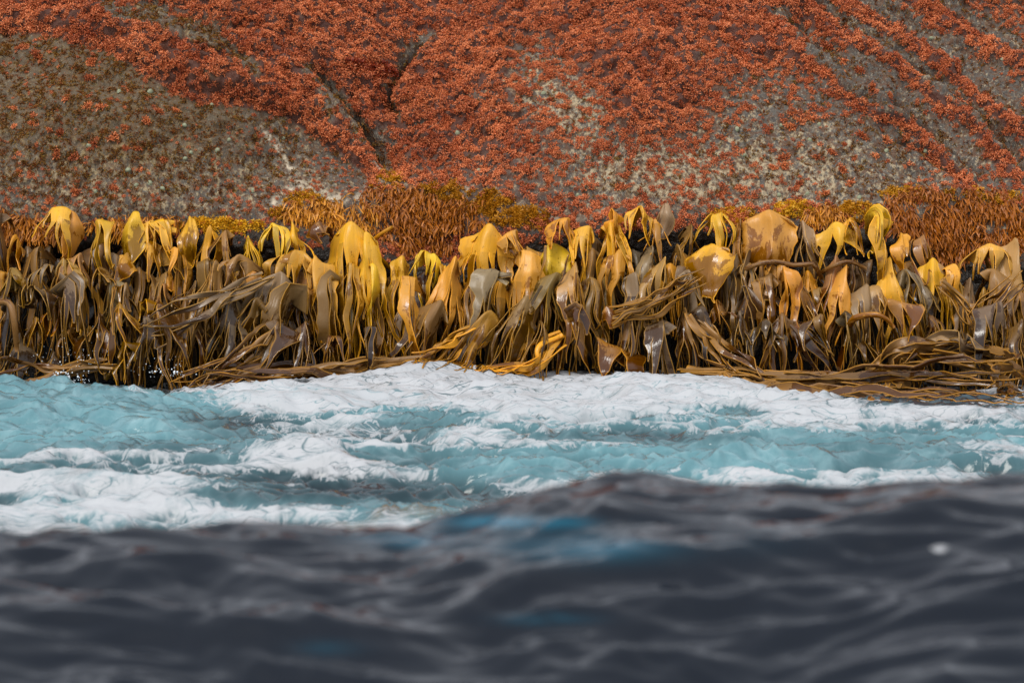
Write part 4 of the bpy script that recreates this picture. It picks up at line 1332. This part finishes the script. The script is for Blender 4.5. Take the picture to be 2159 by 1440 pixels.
MID = [
 (22, 568, 84, 650, -10, 'tan', 3), (92, 556, 60, 620, -20, 'grey', 4), (132, 556, 74, 610, 8, 'tan', 3), (72, 602, 92, 680, -6, 'grey', 4), (168, 574, 56, 640, 4, 'tan', 4),
 (120, 618, 70, 700, -4, 'gold', 7), (206, 562, 58, 640, 6, 'brown', 4), (236, 602, 62, 690, -8, 'grey', 4), (292, 614, 50, 680, 4, 'yellow', 2), (262, 590, 66, 650, 10, 'tan', 3),
 (338, 616, 66, 700, 14, 'tan', 6), (412, 602, 60, 690, -10, 'grey', 5), (455, 555, 60, 640, -30, 'brown', 3), (505, 548, 62, 640, -50, 'tan', 3), (545, 600, 54, 700, -30, 'grey', 5), (590, 612, 60, 740, -20, 'grey', 6),
 (640, 640, 60, 740, 6, 'brown', 6), (700, 600, 56, 740, 4, 'brown', 7), (740, 640, 44, 740, 0, 'grey', 4), (820, 640, 54, 745, 0, 'brown', 7), (875, 610, 60, 740, -8, 'gold', 7), (915, 640, 60, 760, -20, 'tan', 6),
 (1000, 600, 70, 730, -20, 'brown', 7), (1048, 610, 62, 740, -30, 'grey', 5), (1150, 610, 56, 700, 4, 'brown', 6), (1215, 560, 60, 700, 6, 'tan', 7), (1250, 600, 60, 700, 0, 'brown', 6), (1340, 600, 62, 690, 8, 'grey', 6),
 (1400, 590, 66, 690, -20, 'tan', 6), (1455, 590, 60, 720, 20, 'grey', 7), (1510, 640, 60, 720, 14, 'brown', 5), (1650, 560, 60, 700, 24, 'gold', 7), (1690, 570, 60, 720, 16, 'brown', 7), (1725, 590, 56, 740, 10, 'tan', 4),
 (1830, 590, 70, 720, 10, 'grey', 6), (1870, 600, 62, 720, 34, 'tan', 6), (1915, 610, 56, 740, 30, 'grey', 7), (2095, 600, 66, 740, -16, 'brown', 7), (2150, 620, 66, 760, 0, 'brown', 6), (1620, 620, 56, 730, 8, 'brown', 5),
]
LOW = [
 (40, 712, 128, 812, -36, 'grey', 3), (112, 728, 80, 800, -20, 'grey', 3), (150, 716, 74, 760, 10, 'orange', 2), (15, 650, 60, 740, 6, 'dark', 4), (75, 660, 60, 730, 0, 'gold', 5), (140, 650, 84, 720, 6, 'grey', 4), (212, 652, 62, 735, 10, 'tan', 4), (182, 690, 60, 760, 4, 'brown', 4),
 (255, 660, 60, 740, 14, 'gold', 4), (262, 708, 56, 800, 0, 'yellow', 3), (305, 690, 70, 800, -6, 'grey', 4), (335, 650, 84, 800, 20, 'tan', 9), (390, 660, 80, 800, 8, 'brown', 9), (430, 640, 76, 790, -14, 'tan', 9), (490, 640, 80, 780, -40, 'grey', 9), (535, 660, 70, 780, -50, 'brown', 8),
 (586, 655, 84, 760, -40, 'grey', 4), (612, 690, 74, 780, -60, 'tan', 3), (645, 686, 52, 770, 2, 'grey', 6), (690, 690, 50, 760, -4, 'brown', 6), (600, 735, 80, 800, -70, 'brown', 4), (770, 690, 50, 770, 6, 'dark', 5),
 (930, 690, 66, 790, -60, 'tan', 6), (1032, 646, 74, 775, -84, 'gold', 8), (1108, 672, 76, 800, -60, 'tan', 3), (1172, 632, 84, 770, -56, 'tan', 7), (1210, 640, 60, 740, 4, 'brown', 5), (1190, 690, 44, 770, 10, 'gold', 3), (1140, 720, 50, 800, -30, 'brown', 5),
 (1284, 652, 108, 740, 10, 'gold', 3), (1262, 702, 104, 780, 0, 'gold', 4), (1352, 672, 60, 750, -6, 'tan', 4), (1395, 690, 60, 780, 0, 'grey', 5), (1330, 720, 60, 790, -10, 'brown', 5), (1440, 700, 70, 790, 24, 'brown', 6), (1490, 700, 60, 800, 40, 'dark', 6),
 (1562, 678, 58, 760, 0, 'grey', 3), (1608, 676, 78, 770, -4, 'grey', 6), (1660, 660, 74, 780, 90, 'grey', 6), (1650, 700, 56, 780, 10, 'brown', 5), (1730, 690, 50, 780, 0, 'tan', 3), (1780, 700, 50, 780, 8, 'grey', 4), (1838, 730, 60, 790, 20, 'brown', 4), (1875, 668, 90, 775, 14, 'orange', 4), (1920, 690, 60, 770, 20, 'tan', 4),
 (1965, 660, 50, 740, 6, 'brown', 5), (2030, 700, 60, 770, 10, 'dark', 5), (2110, 680, 70, 790, -10, 'grey', 6), (2150, 700, 66, 800, 0, 'brown', 5),
]
for (px, py, wd, b, ln, tone, K, kw) in HERO:
    if 'label' in kw:
        kw.setdefault('yaw', 0.1)
        kw.setdefault('roll', (0.08, 0.25))
        if not kw.get('point'):
            kw.setdefault('cup', 0.5)
            kw.setdefault('ragged', 0.25)
            kw.setdefault('fold', (0.6, 0.15, 0.22))
    kelp(px, py, wd, b, ln, tone, K, **kw)
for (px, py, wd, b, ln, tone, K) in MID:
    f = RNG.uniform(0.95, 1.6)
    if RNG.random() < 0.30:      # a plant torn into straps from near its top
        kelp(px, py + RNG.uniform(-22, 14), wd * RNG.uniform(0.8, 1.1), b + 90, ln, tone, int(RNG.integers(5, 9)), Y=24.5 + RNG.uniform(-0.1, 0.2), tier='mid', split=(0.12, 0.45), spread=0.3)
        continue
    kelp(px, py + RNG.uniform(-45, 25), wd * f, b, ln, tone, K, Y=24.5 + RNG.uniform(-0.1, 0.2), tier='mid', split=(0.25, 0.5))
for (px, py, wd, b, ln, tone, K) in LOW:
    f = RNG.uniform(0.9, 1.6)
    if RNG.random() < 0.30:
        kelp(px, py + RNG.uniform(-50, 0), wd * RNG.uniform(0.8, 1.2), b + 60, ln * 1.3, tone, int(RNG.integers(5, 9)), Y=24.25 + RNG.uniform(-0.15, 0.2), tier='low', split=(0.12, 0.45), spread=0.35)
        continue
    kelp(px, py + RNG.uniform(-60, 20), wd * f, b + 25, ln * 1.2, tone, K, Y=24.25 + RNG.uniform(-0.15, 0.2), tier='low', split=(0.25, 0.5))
# darker strap plants deep behind, hanging in the shade of the others
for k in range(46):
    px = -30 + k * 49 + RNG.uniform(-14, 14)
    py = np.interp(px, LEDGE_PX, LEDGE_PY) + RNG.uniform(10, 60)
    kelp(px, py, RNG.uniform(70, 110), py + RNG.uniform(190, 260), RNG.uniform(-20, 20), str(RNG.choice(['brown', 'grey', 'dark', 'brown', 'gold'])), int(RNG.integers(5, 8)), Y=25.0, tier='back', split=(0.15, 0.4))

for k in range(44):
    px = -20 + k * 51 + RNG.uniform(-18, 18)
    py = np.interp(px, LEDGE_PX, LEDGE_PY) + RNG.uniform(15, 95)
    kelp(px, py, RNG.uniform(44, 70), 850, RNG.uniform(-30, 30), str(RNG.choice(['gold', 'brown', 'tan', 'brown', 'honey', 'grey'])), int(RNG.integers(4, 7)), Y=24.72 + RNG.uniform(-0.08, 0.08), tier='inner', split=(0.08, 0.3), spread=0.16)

# ---- long straps and stipes lying in bundles over and beneath the others
def strap_bundle(label, paths, wpx, tone, tier='bundle', Y=24.0, jitter=0.035):
    """paths: lists of (px,py,dY); each becomes one long flat strap of the same plant"""
    P0 = at(paths[0][0][0], paths[0][0][1], Y)
    root = thing_at('bull_kelp', P0, label, 'kelp')
    base = np.array(TONES[tone])
    for k, pl in enumerate(paths):
        r = np.random.default_rng(int(pl[0][0] * 3 + pl[0][1] * 5 + k * 11))
        pts = []
        for p in pl:
            Yp = Y + (p[2] if len(p) > 2 else 0)
            if p[1] > HORIZON + CAM_H * F_PX / Yp - 8:      # below the waterline seen there: it floats nearer to us
                Yp = float(flatY(p[1] + 6))
            pts.append(at(p[0], p[1], Yp))
        pts = [q + r.normal(0, jitter, 3) * np.array([1, 1, 0.5]) for q in pts]
        W = wpx * r.uniform(0.7, 1.3) / 2 / F_PX * Y
        V, Q, PID, UV, LO, th = frond_geo(pts, W, 1, (1, 1), int(r.integers(1, 9999)), w0=W * 0.6, grow=(0.0, 0.2), cup=0.7, ruffle=0.006, end_taper=0.3, tip_w=0.2, rows=40, yaw=r.uniform(-0.8, 0.8), th=0.011, roll=(r.normal(0, 0.5), r.normal(0, 0.9)), crumple=0.05, ragged=0.1)
        c = base * r.uniform(0.7, 1.2)
        emit(root, (V, Q, np.zeros(len(Q), int), UV, LO, th), tuple(c) + (1.0,))
    PLANTS.append((paths[0][0][0], tier, root, tone, 'bundle', label))

def fan(p0, p1, p2, n, s0, s1, s2, dY=(0, 0, 0), seed=1):
    """n similar courses through three photo points, spread by s0..s2 px"""
    r = np.random.default_rng(seed)
    out = []
    for k in range(n):
        f = (k + 0.5) / n - 0.5 + r.normal(0, 0.06)
        pts = []
        for p, s, d in zip((p0, p1, p2), (s0, s1, s2), dY):
            pts.append((p[0] + s[0] * f, p[1] + s[1] * f, d + r.normal(0, 0.03)))
        m01 = tuple((a + b) / 2 + r.normal(0, 2) * (i < 2) for i, (a, b) in enumerate(zip(pts[0], pts[1])))
        out.append([pts[0], m01, pts[1], pts[2]])
    return out

strap_bundle('long brown straps swept flat along the waterline at right', fan((1450, 790), (1720, 815), (2150, 838), 17, (30, 34), (60, 50), (40, 50), (0.1, -0.25, -0.2), 1), 15, 'brown', Y=24.1)
strap_bundle('coiled heap of olive straps curving over a dark hollow at lower right', fan((1850, 812), (1900, 745), (2080, 735), 9, (70, 20), (50, 40), (50, 30), (-0.1, -0.2, 0.0), 2), 16, 'brown', Y=24.1)
strap_bundle('brown straps bending down from the coiled heap to the right edge', fan((1990, 750), (2090, 770), (2165, 850), 8, (30, 40), (50, 50), (60, 20), (0, -0.15, -0.2), 3), 13, 'brown', Y=24.05)
strap_bundle('grey lens-shaped straps lying over the heap near the right edge', fan((1940, 735), (2020, 722), (2100, 742), 4, (10, 16), (10, 18), (10, 14), (0, -0.1, 0), 4), 24, 'grey', Y=24.1)
strap_bundle('olive straps trailing diagonally right from the middle into the foam', fan((1460, 660), (1510, 740), (1610, 808), 8, (40, 6), (50, 14), (80, 14), (0.1, -0.05, -0.2), 5), 11, 'brown', Y=24.2)
strap_bundle('fan of dark olive straps converging right of the orange-tan blade', fan((1300, 668), (1380, 640), (1470, 585), 9, (10, 46), (20, 34), (20, 20), (-0.05, -0.1, 0.1), 6), 9, 'brown', Y=24.3)
strap_bundle('long brown straps sliding left over the foam edge at left of centre', fan((900, 760), (700, 788), (420, 812), 9, (20, 20), (60, 26), (100, 20), (0, -0.15, -0.2), 7), 17, 'brown', Y=24.15)
strap_bundle('olive straps pulled diagonally left across the left half', fan((560, 585), (450, 640), (300, 700), 6, (20, 14), (30, 16), (40, 14), (0.2, -0.1, -0.05), 8), 10, 'grey', Y=24.25)
strap_bundle('brown straps sweeping down left towards the blue wave', fan((610, 700), (520, 760), (400, 808), 8, (30, 30), (50, 30), (90, 14), (0.1, -0.1, -0.15), 9), 13, 'brown', Y=24.1)
strap_bundle('golden straps trailing down left into the foam in the middle', fan((1010, 690), (950, 740), (880, 790), 6, (40, 10), (60, 14), (80, 6), (0.1, -0.05, -0.2), 10), 11, 'gold', Y=24.2)
strap_bundle('golden-brown straps trailing into the foam below the shell-shaped blade', fan((1180, 710), (1110, 770), (1020, 800), 6, (50, 10), (60, 14), (70, 8), (0.1, -0.1, -0.25), 11), 12, 'gold', Y=24.15)
strap_bundle('brown straps lying just above the water at the far left', fan((240, 770), (100, 795), (-30, 812), 6, (20, 20), (50, 20), (20, 20), (0, -0.1, -0.1), 12), 14, 'brown', Y=24.1)
strap_bundle('olive straps draped in hanging loops under the hood at far right', fan((1990, 600), (2060, 660), (2150, 590), 7, (20, 30), (10, 70), (20, 30), (0, -0.1, 0), 13), 8, 'brown', Y=24.4)
strap_bundle('single dark strap looping around the oval yellow blade', [[(1150, 520), (1146, 570), (1156, 615), (1180, 622), (1205, 590), (1215, 540)]], 10, 'brown', Y=24.5, jitter=0.003)

def thick_stipe(label, pts, rad, tone, Y):
    P = [at(p[0], p[1], Y + (p[2] if len(p) > 2 else 0)) for p in pts]
    root = thing_at('kelp_stipe', P[0], label, 'kelp stem', 'thick kelp stems')
    add_stipe(root, P, rad, tuple(TONES[tone]) + (1,), seed=int(pts[0][0]))
thick_stipe('thick glossy brown kelp stem lying level under the largest shield', [(1540, 590, 0.3), (1575, 566, 0.05), (1625, 552, 0), (1680, 560, 0.05), (1712, 556, 0.0), (1735, 590, 0.2)], [0.018, 0.021, 0.024, 0.022, 0.018], 'brown', 24.55)
thick_stipe('thick golden kelp stem arching level below the tan straps at right', [(1790, 700, 0.25), (1797, 675, 0.05), (1830, 664, -0.05), (1862, 668, -0.08), (1885, 690, -0.04)], [0.022, 0.030, 0.031, 0.024, 0.016], 'orange', 24.15)
thick_stipe('thick brown kelp stem lying level below the octopus-like kelp', [(1725, 580, 0.2), (1755, 562, 0), (1790, 552, 0.0), (1825, 566, 0.1)], [0.018, 0.022, 0.021, 0.015], 'brown', 24.6)
thick_stipe('dark curved kelp stem at the far left edge', [(-10, 640, 0.1), (20, 640, -0.05), (30, 680, -0.1), (36, 740, 0)], [0.026, 0.032, 0.028, 0.02], 'brown', 24.1)
thick_stipe('short golden kelp stem sticking out left of the ledge dip', [(790, 505, 0.1), (805, 492, -0.05), (828, 478, -0.1)], [0.022, 0.02, 0.014], 'gold', 24.8)

# labels: anything without its own words is told apart by its look and its rank along its row
ROW = {'top': 'top row', 'mid': 'middle row', 'low': 'bottom row', 'inner': 'inner row of narrow straps'}
ORD = lambda n: '%d%s' % (n, 'th' if 10 <= n % 100 <= 20 else {1: 'st', 2: 'nd', 3: 'rd'}.get(n % 10, 'th'))
for tier, word in ROW.items():
    rows_ = sorted([p for p in PLANTS if p[1] == tier], key=lambda p: p[0])
    for k, (px, _, o, tone, shape, lab) in enumerate(rows_):
        o['label'] = lab or '%s kelp %s, %s from the left in the %s' % (TONE_WORD[tone], shape, ORD(k + 1), word)
        o['group'] = 'bull kelp in the ' + word
for px, tier, o, tone, shape, lab in PLANTS:
    if tier == 'back':
        o['label'] = 'strap kelp hanging half hidden in shade behind the other kelp'
        o['group'] = 'shaded kelp behind the top row'
    if tier == 'bundle':
        o['group'] = 'long kelp straps in bundles'

# ================================================================== SPRAY
def build_spray():
    t = NT('spray')
    mat = t.done(t.bsdf((0.82, 0.86, 0.88, 1), 0.2, 0.6))
    ico_v, ico_q = [], []
    ns, nrg = 7, 5
    for a in range(nrg):
        ph = math.pi * a / (nrg - 1)
        for b in range(ns):
            th = 2 * math.pi * b / ns
            ico_v.append((math.sin(ph) * math.cos(th), math.sin(ph) * math.sin(th), math.cos(ph)))
    ico_v = np.array(ico_v)
    ico_q = np.array([(a * ns + b, (a + 1) * ns + b, (a + 1) * ns + (b + 1) % ns, a * ns + (b + 1) % ns) for a in range(nrg - 1) for b in range(ns)])
    def cloud(label, spots, seed, Y):
        r = np.random.default_rng(seed)
        Vs, Qs, nb = [], [], 0
        for cx, cy, sx, sy, n, rad in spots:
            for k in range(n):
                p = at(cx + r.normal(0, sx), cy - abs(r.normal(0, sy)), Y + r.normal(0, 0.08))
                R = 0.42 * rad * r.lognormal(0, 0.45) / F_PX * Y
                Vs.append(ico_v * R * np.array([1, 1, r.uniform(0.8, 1.6)]) + p)
                Qs.append(ico_q + nb)
                nb += len(ico_v)
        V = np.concatenate(Vs)
        base = V.mean(0)
        o = add('sea_spray', mesh_np('sea_spray', V - base, np.concatenate(Qs), mats=[mat]))
        o.location = base
        tag(o, label, 'splash', 'sea spray drops')
    ring = []
    for k in range(26):
        a = k / 26 * 2 * math.pi
        ring.append((130 + 16 * math.cos(a), 797 - 11 * math.sin(a), 2.0, 2.5, 3, 2.4))
    ring += [(130, 812, 26, 8, 40, 2.2), (170, 805, 10, 12, 30, 2.0), (140, 770, 40, 22, 60, 1.2)]
    cloud('white crown of spray thrown up behind the blue wave at left', ring, 1, 22.0)
    cloud('loose white drops flying before the dark straps left of the foam', [(340, 795, 30, 18, 50, 1.4), (330, 788, 6, 6, 8, 2.6), (375, 790, 8, 10, 12, 1.8), (250, 780, 60, 30, 30, 1.0)], 2, 22.5)

build_spray()
print('tris', sum(len(m.polygons) * 2 for m in bpy.data.meshes))
